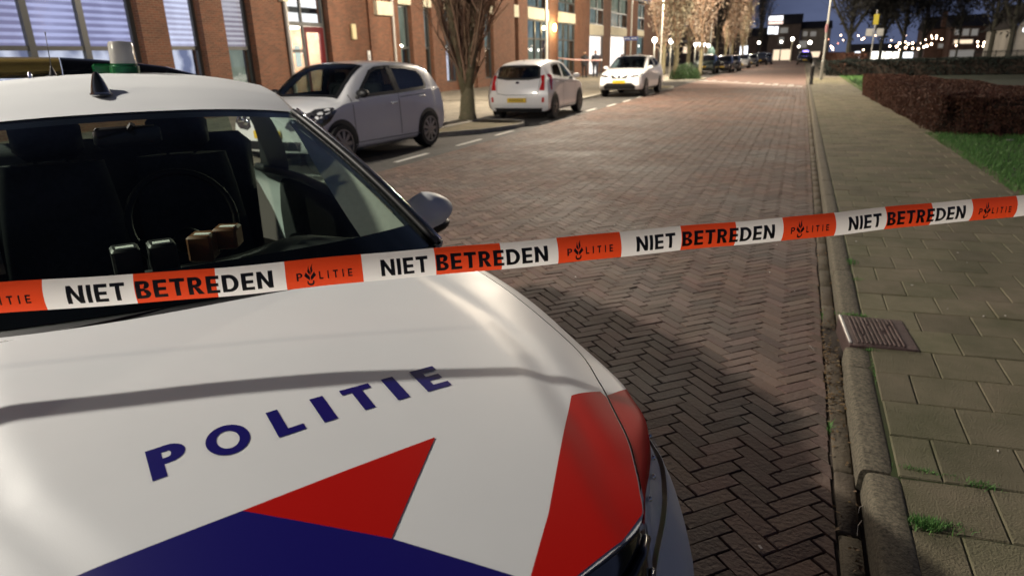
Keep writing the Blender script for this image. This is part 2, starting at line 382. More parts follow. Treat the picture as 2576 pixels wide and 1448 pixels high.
# right pavement: staggered square tiles, rows slightly askew as laid
mb = MB(); TX = .3035; row = 0; SK = .115
yy = -1.6
while yy < 46:
    off = .15 if row % 2 else 0.0
    x = .527-off
    while x < 2.55:
        a, b = max(x, .524), min(x+TX, 2.56)
        if b-a > .04:
            g = .0022; z = .098+rnd.uniform(-.003, .002); t1, t2 = rnd.gauss(0, .006), rnd.gauss(0, .006); ya = yy+SK*(a-.5); yb = yy+SK*(b-.5)
            ou = [(a+g, ya+g), (b-g, yb+g), (b-g, yb+.322-g), (a+g, ya+.322-g)]
            cxx, cyy = (a+b)/2, (ya+yb)/2+.16
            if not (yy < 4.36 and yy+.322 > 3.86 and b < .80 and False):
                zz = lambda p: z+t1*(p[0]-cxx)+t2*(p[1]-cyy)
                inn = [(p[0]+(.005 if p[0] < cxx else -.005), p[1]+(.005 if p[1] < cyy else -.005)) for p in ou]
                mb.add([(p[0], p[1], zz(p)) for p in inn]+[(p[0], p[1], zz(p)-.005) for p in ou]+[(p[0], p[1], .06) for p in ou],
                       [(0, 1, 2, 3)]+[(4+k, 4+(k+1) % 4, (k+1) % 4, k) for k in range(4)]+[(8+k, 8+(k+1) % 4, 4+(k+1) % 4, 4+k) for k in range(4)])
        x += TX
    yy += .322; row += 1
tag(mb.build('right_pavement', MT['tile']), kind='structure')
sheet('pavement_bed', [(.50, -3), (2.6, -3), (2.6, 46.2), (.50, 46.2)], .0915, MT['joint'])
sheet('far_pavement', [(.52, 46), (2.4, 46), (2.4, 170), (.52, 170)], .094, MT['leftpave'])
# left pavement with its kerb and the planted islands between the parking bays
sheet('left_pavement', [(-17.4, -14), (-8.2, -14), (-8.2, 165), (-17.4, 165)], .098, MT['leftpave'])
mb = MB(); mb.box((-8.135, 75, .03), (.13, 178, .14), 0, 0, .02); tag(mb.build('left_kerb', MT['concrete']), kind='structure')
MT['bed'] = mat('leafy_bed', (.24, .19, .11), .95, var=.45, vscale=5, col2=(.11, .10, .045), bump=.8, bscale=25)
def island(name, pts):
    mb = MB(); n = len(pts); cx = sum(p[0] for p in pts)/n; cy = sum(p[1] for p in pts)/n
    inn = [(p[0]+(cx-p[0])*.09, p[1]+(cy-p[1])*.09) for p in pts]; in2 = [(p[0]+(cx-p[0])*.02, p[1]+(cy-p[1])*.02) for p in pts]
    vs = [(p[0], p[1], -.02) for p in pts]+[(p[0], p[1], .09) for p in pts]+[(p[0], p[1], .105) for p in in2]+[(p[0], p[1], .105) for p in inn]+[(p[0], p[1], .09) for p in inn]
    fs = [(k*n+i, k*n+(i+1) % n, (k+1)*n+(i+1) % n, (k+1)*n+i) for k in range(4) for i in range(n)]
    mb.add(vs, fs, 0); mb.add([(p[0], p[1], .092) for p in inn], [tuple(range(n))], 1)
    return tag(mb.build(name, [MT['concrete'], MT['bed']]), kind='structure')
def isl(y0, y1, xt):
    return [(-8.06, y0), (-7.55, y0+.35), (-6.9+(xt+6.5), y0+1.25), (xt-.12, y0+2.0), (xt, y0+2.5), (xt-.02, y1-.8), (xt-.22, y1-.3), (xt-.7, y1), (-8.06, y1+.1)]
island('planting_island', isl(13.2, 17.1, -6.46)); island('planting_island', isl(32.6, 37.0, -5.98)); island('planting_island', isl(44.5, 49.5, -5.9))
# painted markings
mb = MB()
def dash(y0, y1, x, wd=.10):
    n = 4
    for k in range(n):
        a = y0+(y1-y0)*k/n; b = y0+(y1-y0)*(k+1)/n
        mb.quad((x-wd/2, a, .0035), (x+wd/2, a, .0035), (x+wd/2, b, .0035), (x-wd/2, b, .0035))
for y0, y1 in [(5.2, 6.4), (7.6, 8.7), (9.9, 11.05), (12.2, 13.4), (14.1, 15.2), (17.0, 17.75), (19.2, 20.1), (21.15, 22.3), (23.3, 24.5), (25.7, 26.9), (28.1, 29.3), (30.5, 31.7)]:
    dash(y0, y1, -6.40+.012*(y0-10) if y0 < 22 else -6.14)
for bx, ya in ((-8.0, 8.75),): mb.quad((-8.0, 8.3, .0035), (-6.5, 8.3, .0035), (-6.5, 8.4, .0035), (-8.0, 8.4, .0035))
tag(mb.build('parking_line', MT['white_line']), kind='structure')
mb = MB(); A = gnd(1742, 202); B = gnd(2012, 218)
for k in range(18):
    t = k/17; p = A+(B-A)*t
    for dy, s_ in ((0, .20), (1.3, .16)):
        if dy and k % 2: continue
        mb.quad((p[0]-s_, p[1]+dy-.28, .005), (p[0]+s_*.6, p[1]+dy-.28, .005), (p[0]+s_*.6, p[1]+dy+.28, .005), (p[0]-s_, p[1]+dy+.28, .005))
tag(mb.build('crossing_marks', MT['white_line']), kind='structure')

# ------------------------------------------------------------------ drain cover in the kerb
MT['iron'] = mat('rusty_cast_iron', (.105, .068, .062), .6, metal=.35, var=.35, vscale=14, bump=.5, bscale=80)
MT['worn_edge'] = mat('worn_iron_edge', (.62, .60, .58), .35, metal=.6)
t = empty('drain_cover', (.578, 4.11, .1), 0.08, 'rusty ribbed iron drain cover with a bright worn edge let into the kerb', 'drain cover')
mb = MB(); mb.box((0, 0, -.05), (.356, .462, .117), 0, 0, .006); mb.build('frame', MT['iron'], t, True, 40)
mb = MB()
for i in range(11):
    for j in range(15):
        if (i, j) in ((7, 6), (7, 7), (2, 4), (4, 10), (9, 11)): continue
        mb.box((-.125+i*.0232, -.195+j*.0272, .0125), (.0135, .0215, .011), 0, 0, .003)
mb.build('ribs', MT['iron'], t)
mb = MB(); mb.box((-.168, 0, .012), (.016, .44, .008), 0, 0, .003); mb.build('edge_strip', MT['worn_edge'], t)

# ------------------------------------------------------------------ small growth and litter
MT['grassblade'] = mat('grass_blade', (.105, .250, .055), .7, island=.45)
MT['lawn'] = mat('lawn_soil', (.008, .020, .006), .95, var=.5, vscale=2.5, col2=(.012, .013, .006), bump=.8, bscale=60)
def blade(mb, x, y, z, h, w_, a, lean):
    dx, dy = math.cos(a)*lean, math.sin(a)*lean; sx, sy = -math.sin(a)*w_, math.cos(a)*w_
    mb.add([(x-sx, y-sy, z), (x+sx, y+sy, z), (x+dx*.45+sx*.8, y+dy*.45+sy*.8, z+h*.6), (x+dx*.45-sx*.8, y+dy*.45-sy*.8, z+h*.6), (x+dx, y+dy, z+h)], [(0, 1, 2, 3), (3, 2, 4)])
mb = MB()
def tuft(cx, cy, n, sx, sy, h, z=.09):
    for _ in range(n):
        blade(mb, cx+rnd.gauss(0, sx), cy+rnd.gauss(0, sy), z, h*rnd.uniform(.4, 1.2), .0016, rnd.uniform(0, 6.28), h*rnd.uniform(.1, .9))
for p in [(.60, 2.655, 160, .035, .008, .022), (.70, 2.66, 50, .03, .006, .015), (.80, 2.63, 120, .03, .012, .024), (.575, 2.30, 260, .03, .016, .040), (.62, 2.33, 120, .05, .008, .026), (.49, 4.375, 170, .05, .009, .024), (.53, 3.84, 60, .02, .008, .02), (.52, 3.55, 60, .004, .08, .012), (.53, 5.6, 120, .02, .04, .03), (.545, 5.15, 60, .03, .02, .02), (.53, 7.2, 160, .02, .1, .03), (1.04, 2.65, 40, .02, .006, .014), (.98, 3.2, 30, .02, .005, .012)]: tuft(*p)
tuft(.305, 3.05, 40, .004, .02, .03, -.005); tuft(.31, 4.6, 30, .004, .05, .02, -.005)
tag(mb.build('weeds', MT['grassblade']), kind='stuff')
MT['litter'] = mat('pale_litter', (.60, .55, .50), .8, island=.3); MT['deadleaf'] = mat('dead_leaf', (.16, .10, .045), .8, island=.5)
mb = MB()
for _ in range(70):
    x = rnd.uniform(.55, 2.3) if rnd.random() < .62 else rnd.uniform(-3, .3); y = rnd.uniform(2.0, 12); z = .1015 if x > .5 else .004; s_ = rnd.uniform(.003, .009); a = rnd.uniform(0, 6.28)
    mb.box((x, y, z+.001), (s_*2.2, s_, .003), a, 0)
for _ in range(420):
    y = rnd.gauss(3.75, .40) if rnd.random() < .5 else rnd.uniform(2, 10); x = rnd.gauss(.312, .010) if rnd.random() < .55 else rnd.uniform(.32, .39); a = rnd.uniform(0, 6.28); s_ = rnd.uniform(.006, .016)
    p = [(x+math.cos(a+q)*s_*(1 if k % 2 else .55), y+math.sin(a+q)*s_*(1 if k % 2 else .55), .0055+rnd.uniform(0, .008)) for k, q in enumerate((0, 1.57, 3.14, 4.71))]
    mb.poly(p, 1)
for (x, y, L, a) in [(.372, 2.28, .10, 1.35), (.385, 2.42, .06, 1.2), (.30, 4.0, .05, .4), (.25, 3.95, .06, 2.0)]:
    mb.tube([(x, y, .008), (x+math.cos(a)*L/2-.006, y+math.sin(a)*L/2, .016), (x+math.cos(a)*L, y+math.sin(a)*L, .009)], .0012, 5)
for (x, y, s_) in [(1.10, 15.2, .05), (1.12, 15.0, .05)]: mb.box((3.2+x*.3, 14.2+.2*s_, .12), (s_*2, s_, .02), rnd.random())
tag(mb.build('litter', [MT['litter'], MT['deadleaf']]), kind='stuff')

# ------------------------------------------------------------------ lawn and hedges on the right
sheet('lawn', [(2.42, -8), (60, -8), (60, 150), (2.3, 150), (2.3, 30)], .084, MT['lawn'])
mb = MB(); N = 0
for _ in range(46000):
    y = 6.5+8.8*rnd.random(); x = 2.40+3.7*rnd.random()**1.3
    edge = 2.44+.05*math.sin(y*3.1)+.04*math.sin(y*7.7)
    if x < edge and rnd.random() < .7: continue
    blade(mb, x, y, .083, rnd.uniform(.025, .075), .0028, rnd.uniform(0, 6.28), rnd.uniform(.005, .05))
for _ in range(5000):
    y = rnd.uniform(30.6, 52); x = 2.32+1.4*rnd.random()
    blade(mb, x, y, .083, rnd.uniform(.04, .09), .006, rnd.uniform(0, 6.28), rnd.uniform(.01, .05))
tag(mb.build('grass', MT['grassblade']), kind='stuff')
MT['hedgeleaf'] = mat('dry_hedge_leaf', (.082, .031, .017), .8, island=.5)
MT['twig'] = mat('twig_bark', (.050, .036, .026), .9, island=.3)
def hedge(name, label, boxes, n, hgt, leaf=.022, lm=None):
    t = empty(name, (boxes[0][0], boxes[0][1], .08), 0, label, 'hedge'); ox, oy = boxes[0][0], boxes[0][1]
    lf = MB(); tw = MB(); areas = [b[2]*b[3]+2*hgt*(b[2]+b[3]) for b in boxes]
    for bi, (cx, cy, sx, sy, rz) in enumerate(boxes):
        ca, sa = math.cos(rz), math.sin(rz); k = int(n*areas[bi]/sum(areas))
        for _ in range(k):
            face = rnd.random(); A1, A2, A3 = sy*hgt*2, sx*hgt*2, sx*sy; f1, f2 = A1/(A1+A2+A3), (A1+A2)/(A1+A2+A3)
            u, v, q = rnd.uniform(-1, 1), rnd.uniform(-1, 1), rnd.random()
            if face < f1: u = math.copysign(1-abs(rnd.gauss(0, .10)), u)
            elif face < f2: v = math.copysign(1-abs(rnd.gauss(0, .10)), v)
            else: q = 1-abs(rnd.gauss(0, .06))
            px, py, pz = u*sx/2, v*sy/2, .02+q*hgt
            wob = 1+.05*math.sin(px*3+pz*5)+.05*math.sin(py*2.3+pz*3); px *= wob; py *= wob; pz *= 1+.04*math.sin(px*2.1+py*1.7)
            x, y = cx-ox+px*ca-py*sa, cy-oy+px*sa+py*ca
            a, b = rnd.uniform(0, 6.28), rnd.uniform(-1.2, 1.2); s_ = leaf*rnd.uniform(.6, 1.4)
            d = np.array([math.cos(a)*math.cos(b), math.sin(a)*math.cos(b), math.sin(b)]); e = np.cross(d, [rnd.gauss(0, 1), rnd.gauss(0, 1), rnd.gauss(0, 1)]); e /= np.linalg.norm(e)+1e-9
            c = np.array([x, y, pz]); lf.add([c-d*s_, c+e*s_*.5, c+d*s_, c-e*s_*.5], [(0, 1, 2, 3)])
        tw.box((cx-ox, cy-oy, hgt*.46), (sx*.84, sy*.9 if sy > sx else sy*.72, hgt*.88), rz, 0, .05)
        for _ in range(int(sx*sy*22)):
            px, py = rnd.uniform(-.48, .48)*sx, rnd.uniform(-.48, .48)*sy; x, y = cx-ox+px*ca-py*sa, cy-oy+px*sa+py*ca
            tw.tube([(x, y, 0), (x+rnd.gauss(0, .05), y+rnd.gauss(0, .05), hgt*.5), (x+rnd.gauss(0, .1), y+rnd.gauss(0, .1), hgt*rnd.uniform(.85, 1.06))], [.007, .005, .002], 3, cap=False)
    lf.build('foliage', lm or MT['hedgeleaf'], t); tw.build('stems', MT['twig'], t)
    return t
hedge('hedge', 'low brown winter hedge beside the right pavement, nearest and largest of the hedges', [(2.84, 21.9, 1.0, 13.8, 0.025), (6.25, 15.75, 7.0, 1.3, .03), (3.72, 20.6, 1.05, 9.2, .13)], 215000, .74)
hedge('hedge', 'long dark reddish hedge running on far behind the lawn along the pavement', [(3.2, 88, 1.2, 72, 0.0)], 30000, 1.3, .06)
# ------------------------------------------------------------------ letters as flat polygons (unit height)
def arc(cx, cy, rx, ry, a0, a1, n):
    return [(cx+rx*math.cos(math.radians(a0+(a1-a0)*i/n)), cy+ry*math.sin(math.radians(a0+(a1-a0)*i/n))) for i in range(n+1)]
def band(o, i): return [[o[k], o[k+1], i[k+1], i[k]] for k in range(len(o)-1)]
def R_(x0, y0, x1, y1): return [(x0, y0), (x1, y0), (x1, y1), (x0, y1)]
def glyph(ch, s=.22, b=.20):
    if ch == 'I': return [R_(0, 0, s, 1)], s
    if ch == 'N':
        W_ = .80; return [R_(0, 0, s, 1), R_(W_-s, 0, W_, 1), [(s, 1), (s, .62), (W_-s, 0), (W_-s, .38)]], W_
    if ch == 'E': return [R_(0, 0, s, 1), R_(s, 0, .62, b), R_(s, .41, .58, .41+b*.95), R_(s, 1-b, .62, 1)], .62
    if ch == 'T': return [R_(0, 1-b, .70, 1), R_(.35-s/2, 0, .35+s/2, 1-b)], .70
    if ch == 'L': return [R_(0, 0, s, 1), R_(s, 0, .58, b)], .58
    if ch == 'O': return band(arc(.5, .5, .5, .52, 0, 360, 28), arc(.5, .5, .5-s*1.08, .52-b, 0, 360, 28)), 1.0
    if ch == 'D':
        return [R_(0, 0, s, 1), R_(s, 0, .34, b), R_(s, 1-b, .34, 1)]+band(arc(.34, .5, .46, .5, -90, 90, 14), arc(.34, .5, .46-s, .5-b, -90, 90, 14)), .80
    if ch == 'P':
        return [R_(0, 0, s, 1), R_(s, .40, .36, .40+b*.9), R_(s, 1-b, .36, 1)]+band(arc(.36, .70, .30, .30, -90, 90, 12), arc(.36, .70, .30-s, .30-b*.95, -90, 90, 12)), .66
    if ch == 'R':
        return [R_(0, 0, s, 1), R_(s, .42, .36, .42+b*.9), R_(s, 1-b, .36, 1)]+band(arc(.36, .71, .30, .29, -90, 90, 12), arc(.36, .71, .30-s, .29-b*.95, -90, 90, 12))+[[(s+.04, .42), (.46, 0), (.74, 0), (.50, .42)]], .72
    if ch == 'B':
        return [R_(0, 0, s, 1), R_(s, 0, .38, b), R_(s, .44, .38, .44+b*.8), R_(s, 1-b, .38, 1)]+band(arc(.38, .27, .30, .27, -90, 90, 12), arc(.38, .27, .30-s, .27-b, -90, 90, 12))+band(arc(.38, .77, .27, .23, -90, 90, 12), arc(.38, .77, .27-s, .23-b*.85, -90, 90, 12)), .68
    return [], .3
def clip_half(poly, a, b, c):      # keep a*x+b*y <= c
    o = []
    for i in range(len(poly)):
        p, q = poly[i], poly[(i+1) % len(poly)]
        dp = a*p[0]+b*p[1]-c; dq = a*q[0]+b*q[1]-c
        if dp <= 0: o.append(p)
        if (dp < 0 < dq) or (dq < 0 < dp):
            t = dp/(dp-dq); o.append((p[0]+t*(q[0]-p[0]), p[1]+t*(q[1]-p[1])))
    return o
def cells(poly, cell):
    xs = [p[0] for p in poly]; ys = [p[1] for p in poly]; res = []
    i0, i1 = math.floor(min(xs)/cell), math.floor(max(xs)/cell); j0, j1 = math.floor(min(ys)/cell), math.floor(max(ys)/cell)
    for i in range(i0, i1+1):
        col = clip_half(clip_half(poly, -1, 0, -i*cell), 1, 0, (i+1)*cell)
        if len(col) < 3: continue
        for j in range(j0, j1+1):
            q = clip_half(clip_half(col, 0, -1, -j*cell), 0, 1, (j+1)*cell)
            if len(q) >= 3:
                ar = sum(q[k][0]*q[(k+1) % len(q)][1]-q[(k+1) % len(q)][0]*q[k][1] for k in range(len(q)))
                if abs(ar) > 1e-9: res.append(q if ar > 0 else q[::-1])
    return res
def drape(mb, polys, fn, cell=.016, mi=0):
    for p in polys:
        for q in cells(p, cell): mb.poly([fn(a, b) for a, b in q], mi)

# ------------------------------------------------------------------ police car
def catmull(P, n):
    P = np.array(P, float); m = len(P); o = []
    for k in range(n):
        t = (m-1)*k/(n-1); i = min(int(t), m-2); f = t-i
        p0 = P[max(i-1, 0)]; p1 = P[i]; p2 = P[i+1]; p3 = P[min(i+2, m-1)]
        o.append(.5*((2*p1)+(-p0+p2)*f+(2*p0-5*p1+4*p2-p3)*f*f+(-p0+3*p1-3*p2+p3)*f**3))
    return np.array(o)
PC = empty('police_car', (-1.459, 1.396, 0), math.radians(-33), 'white police car with red and blue striping and blue lettering on its hood', 'police car', rx=math.radians(-1.0))
SH = [(-.36, .800, .966), (-.1, .815, .945), (.2, .81, .915), (.585, .765, .870), (.80, .678, .863), (.93, .612, .858), (1.04, .553, .855), (1.12, .498, .852), (1.19, .445, .850), (1.25, .392, .846), (1.285, .31, .848), (1.31, .16, .853), (1.32, 0, .855)]
SHC = catmull(SH, 97)
_xs = SHC[:, 0]; _o = np.argsort(_xs)
def sh_y(x): return float(np.interp(x, SHC[_o, 0], SHC[_o, 1]))
def sh_z(x): return float(np.interp(x, SHC[_o, 0], SHC[_o, 2]))
CRX = [-.5, .06, .42, .64, .97, 1.19, 1.33]; CRY = [.50, .535, .545, .522, .418, .343, .30]
def base_z(x, y): return 1.0-.06*x-.04*x*x-.04*y*y
def sm(t): t = min(1, max(0, t)); return t*t*(3-2*t)
def hz(x, y):
    a = abs(y); yc = float(np.interp(x, CRX, CRY))+(.08*sm((x-.15)/.5) if y < 0 else 0); z = base_z(x, a); ys = sh_y(x)
    z -= .0065*sm((a-yc+.03)/.06) if y > 0 else .0045*sm((a-yc+.06)/.12)
    if a > yc and ys > yc:
        s_ = min(1.0, (a-yc)/(ys-yc)); d = base_z(x, ys)-sh_z(x)-(.0065 if y > 0 else .0045); z -= d*s_**(1.8 if y > 0 else 3.2)
    z -= .006*math.exp(-((a-yc-.055)/.03)**2)*sm((1.25-x)*3)
    return z
rows = []; NR = 46
for k, (x, y, z) in enumerate(SHC):
    row = []
    xc = float(np.interp(k, [0, 6, 96], [-.05, .02, 1.32]))
    for j in range(NR):
        s_ = j/(NR-1); yy = y*(1-s_); g = 1-(1-s_)**3
        xx = x+(xc-x)*g
        row.append((xx, yy, hz(xx, yy)))
    rows.append(row)
rows = np.array(rows); full = np.concatenate([rows, (rows*np.array([1, -1, 1]))[:, ::-1][:, 1:]], axis=1)
mb = MB(); mb.grid(full, flip=False)
hood = mb.build('hood', MT['paint'], PC, True)
lip = MB(); e_ = SHC.copy(); e2 = e_.copy(); e2[:, 2] -= .009; e2[:, 1] -= .003
for sgn in (1, -1):
    lip.grid(np.stack([e_*[1, sgn, 1], e2*[1, sgn, 1]]), flip=sgn < 0)
lip.build('hood_edge', MT['paint'], hood, True)
hup = lambda dz: (lambda x, y: (x, y, hz(x, y)+dz))
# striping on the hood
mb = MB()
red = [(.856, .536), (.846, .641)]+[(p[0]-.0008, p[1]-.0022) for p in SHC if .87 < p[0] < 1.25 and p[1] > .39]+[(1.2475, .389), (1.282, .307), (1.3065, .158), (1.3115, .080), (1.262, .118), (1.165, .229)]
drape(mb, [red, [(.883, -.253), (1.078, -.051), (.869, .148)]], hup(.0016))
o = mb.build('red_stripe', MT['decal_red'], hood, True, weld=True)
mb = MB(); drape(mb, [[(.883, -.253), (.887, -.56), (.95, -.575), (1.04, -.53), (1.12, -.475), (1.245, -.385), (1.282, -.305), (1.3065, -.155), (1.316, 0), (1.3135, .050), (1.26, .098), (1.248, .090), (1.078, -.051)]], hup(.0016))
mb.build('blue_stripe', MT['decal_blue'], hood, True, weld=True)
# lettering, read from the front
spots = [('P', -.376, -.306), ('O', -.270, -.184), ('L', -.136, -.077), ('I', -.037, -.006), ('T', .034, .106), ('I', .139, .170), ('E', .216, .281)]
for ch, ya, yb in spots:
    gl, W_ = glyph(ch, .25 if ch != 'O' else .225, .21)
    if ch == 'I': gl, W_ = [R_(0, 0, 1, 1)], 1.0
    k = (yb-ya)/W_; mb = MB()
    drape(mb, [[(.706+.035*max(0, -.03-ya-u*k)-.101*v, ya+u*k) for u, v in pl] for pl in gl], hup(.0012), .03)
    mb.build('letter', MT['decal_blue'], hood)
# body side, fenders and bumper: rings from the shut line down
RS = lambda y, z: [(-2.93, y-.2, z), (-2.2, y-.01, z), (-1.2, y, z)]
LV = [
    RS(.845, 1.02)+[(a, b+.005, c-.002) for a, b, c in SH],
    RS(.895, .93)+[(-.36, .90, .90), (-.1, .915, .888), (.2, .895, .868), (.52, .84, .838), (.77, .772, .834), (.885, .722, .832), (.975, .675, .831), (1.058, .606, .829), (1.122, .538, .828), (1.192, .455, .824), (1.30, .33, .80), (1.35, .17, .79), (1.365, 0, .79)],
    RS(.91, .80)+[(-.36, .922, .80), (-.1, .932, .79), (.2, .918, .785), (.48, .872, .802), (.742, .806, .80), (.858, .753, .80), (.948, .708, .80), (1.035, .637, .80), (1.102, .566, .80), (1.175, .478, .795), (1.32, .33, .74), (1.37, .17, .73), (1.39, 0, .73)],
    RS(.915, .72)+[(-.36, .93, .72), (-.1, .94, .715), (.2, .93, .71), (.52, .89, .70), (.79, .83, .70), (.905, .78, .70), (.995, .732, .70), (1.09, .645, .70), (1.155, .57, .70), (1.24, .455, .69), (1.35, .32, .66), (1.39, .17, .65), (1.41, 0, .65)],
    RS(.91, .60)+[(-.36, .93, .60), (-.1, .945, .60), (.2, .94, .60), (.555, .91, .60), (.85, .862, .60), (.945, .815, .60), (1.03, .757, .60), (1.115, .692, .60), (1.195, .615, .60), (1.30, .48, .59), (1.37, .34, .58), (1.42, .17, .575), (1.435, 0, .575)],
    RS(.90, .45)+[(-.36, .92, .45), (-.1, .94, .45), (.2, .94, .45), (.555, .925, .45), (.85, .875, .45), (.95, .825, .45), (1.045, .765, .45), (1.13, .70, .45), (1.21, .625, .45), (1.315, .49, .44), (1.385, .345, .43), (1.43, .17, .43), (1.445, 0, .43)],
    RS(.86, .22)+[(-.36, .88, .22), (-.1, .88, .22), (.2, .88, .22), (.555, .86, .22), (.82, .80, .22), (.92, .75, .22), (1.01, .70, .22), (1.09, .64, .22), (1.17, .57, .22), (1.27, .44, .22), (1.33, .32, .22), (1.37, .17, .22), (1.385, 0, .22)]]
NCOL = 151
LC = [catmull(l, NCOL) for l in LV]
sub = 5; BODY = []
stack = np.stack(LC)                      # levels x cols x 3
for i in range(NCOL): BODY.append(catmull(stack[:, i, :], 6*sub+1))
BODY = np.stack(BODY, 1)                  # rows x cols x 3
def part(rowr, colr, pred=None, off=0.0, mi=0, mb=None, sides=(1, -1)):
    mb = mb or MB(); seg = BODY[rowr[0]:rowr[1]+1, colr[0]:colr[1]+1].copy()
    if off:
        c = np.array([.2, 0, .55]); d = seg-c; d[..., 0] *= .6; d /= np.linalg.norm(d, axis=-1, keepdims=True); seg = seg+d*off
    for sg in sides: mb.grid(seg*[1, sg, 1], mi, flip=sg > 0)
    return mb
ci = lambda x: int(round((NCOL-1)*x/15))
# control column index of x: SH index + 3
hl0, hl1, gr0 = ci(7.4), ci(12.35), ci(12.35)+3
mb = MB()
R0, R1, R2, R3, R4, R5, R6 = [k*sub for k in range(7)]
for sg in (1, -1):
    for (ra, rb, ca, cb) in [(R0, R2, 0, gr0-3), (R2, R3, 0, hl0), (R3, R6, 0, NCOL-1)]:
        seg = BODY[ra:rb+1, ca:cb+1]
        o0 = len(mb.f); mb.grid(seg*[1, sg, 1], 0, flip=sg > 0)
        if rb == R2:
            for k in range(o0, len(mb.f)):
                if (k-o0) % (cb-ca) >= ci(7.36)-ca: mb.m[k] = 1
back = BODY[:, 0]; mb.grid(np.stack([back, back*[1, -1, 1]]), 0)
body = mb.build('body', [MT['paint'], MT['decal_red']], PC, True, 60)
MT['hl_inner'] = mat('headlight_inner', (.92, .93, .95), .25, var=.15, vscale=18)
MT['hl_lens'] = glass('headlight_lens', (.92, .95, 1.0), .12, .03)
for sg in (1, -1):
    mb = part((R2, R3), (hl0, hl1), off=-.012, sides=(sg,)); hl = mb.build('headlight', MT['hl_inner'], PC, True)
    part((R2, R3), (hl0, hl1), off=.004, sides=(sg,)).build('lens', MT['hl_lens'], hl, True)
    for q in range(5):
        lp = MB(); p = BODY[(R2+R3)//2, hl0+8+q*8]*[1, sg, 1]; lp.ell(p-np.array([.004, sg*.004, 0]), (.007, .007, .007), 8, 6)
        lp.build('led', MT['chrome'], hl, True)
mb = part((R0, R4), (gr0-3, NCOL-1), off=.006); mb.build('grille', MT['black_gloss'], PC, True)
mb = MB()
for rr in (R0+4, R2+1, R3):
    for sg in (1, -1): mb.tube([BODY[rr, k]*[1, sg, 1]+np.array([.014, 0, .004]) for k in range(gr0-1, NCOL, 3)], .009 if rr == R0+4 else .006, 8)
mb.build('grille_bar', MT['black_gloss'], PC, True)
# windscreen, cowl
def Bp(a): return np.array([-.10-.26*abs(a)**2.2, .805*a, 1.008-.026*a*a])
def Tp(a): return np.array([-1.150-.185*a*a, .566*a, 1.506-.040*a*a])
def WS(a, b, off=0.0):
    p = Bp(a)*(1-b)+Tp(a)*b; n = np.array([.42, .16*a, .90]); n /= np.linalg.norm(n)
    return p+n*(.035*math.sin(math.pi*b)*(1-.35*a*a)+off)
NA, NB = 41, 25
G = np.array([[WS(-1+2*i/(NA-1), j/(NB-1)) for i in range(NA)] for j in range(NB)])
mb = MB(); mb.grid(G); ws = mb.build('windscreen', MT['wglass'], PC, True)
mb = MB()
bnd = lambda a0, a1, b0, b1: mb.grid(np.array([[WS(a0+(a1-a0)*i/20, b0+(b1-b0)*j/3, -.004) for i in range(21)] for j in range(4)]))
bnd(-1, 1, 0, .13); bnd(-1, 1, .945, 1); bnd(-1, -.955, .13, .945); bnd(.955, 1, .13, .945)
mb.build('windscreen_border', MT['black_gloss'], ws, True)
mb = MB()
co = [[Bp(-1+2*i/30)+np.array([-.01, 0, -.004]) for i in range(31)], [np.array([-.04-.31*abs(-1+2*i/30)**4, .80*(-1+2*i/30), .984-.02*(-1+2*i/30)**2]) for i in range(31)], [np.array([.06-.31*abs(-1+2*i/30)**4, .80*(-1+2*i/30), .955]) for i in range(31)]]
mb.grid(np.array(co), flip=True)
mb.build('cowl', MT['black'], PC, True)
mb = MB()
for (y0, y1) in ((-.62, .02), (.05, .66)):
    mb.tube([(-.09, y0, .985), (-.10, (y0+y1)/2, .992), (-.13-.12*abs(y1)**2, y1, 1.0)], [.010, .008, .006], 6)
mb.build('wiper', MT['black'], PC, True)
# roof
RX = [-1.155, -1.35, -1.6, -2.0, -2.4, -2.8, -3.0]; RZ = [1.508, 1.548, 1.592, 1.638, 1.652, 1.635, 1.60]; RW = [.566, .575, .585, .60, .605, .585, .55]; RD = [.040, .046, .052, .058, .060, .060, .06]
def roof(x, f, dz=0):
    sh = .185*f*f*max(0, 1-(-1.155-x)/.6); xx = x-sh
    return np.array([xx, np.interp(-xx, [-q for q in RX], RW)*f, np.interp(-x, [-q for q in RX], RZ)-np.interp(-x, [-q for q in RX], RD)*abs(f)**2.2+dz])
xs_ = np.linspace(-1.152, -3.0, 40)
mb = MB(); mb.grid(np.array([[roof(x, -1+2*i/30) for i in range(31)] for x in xs_]), flip=True)
# roof rail sides (white cant rail down to the window top)
for sg in (1, -1):
    e = np.array([roof(x, sg) for x in xs_]); mb.grid(np.stack([e, e+np.array([0, sg*.022, -.012]), e+np.array([0, sg*.035, -.05])]), flip=sg > 0)
mb.build('roof', MT['paint'], PC, True)
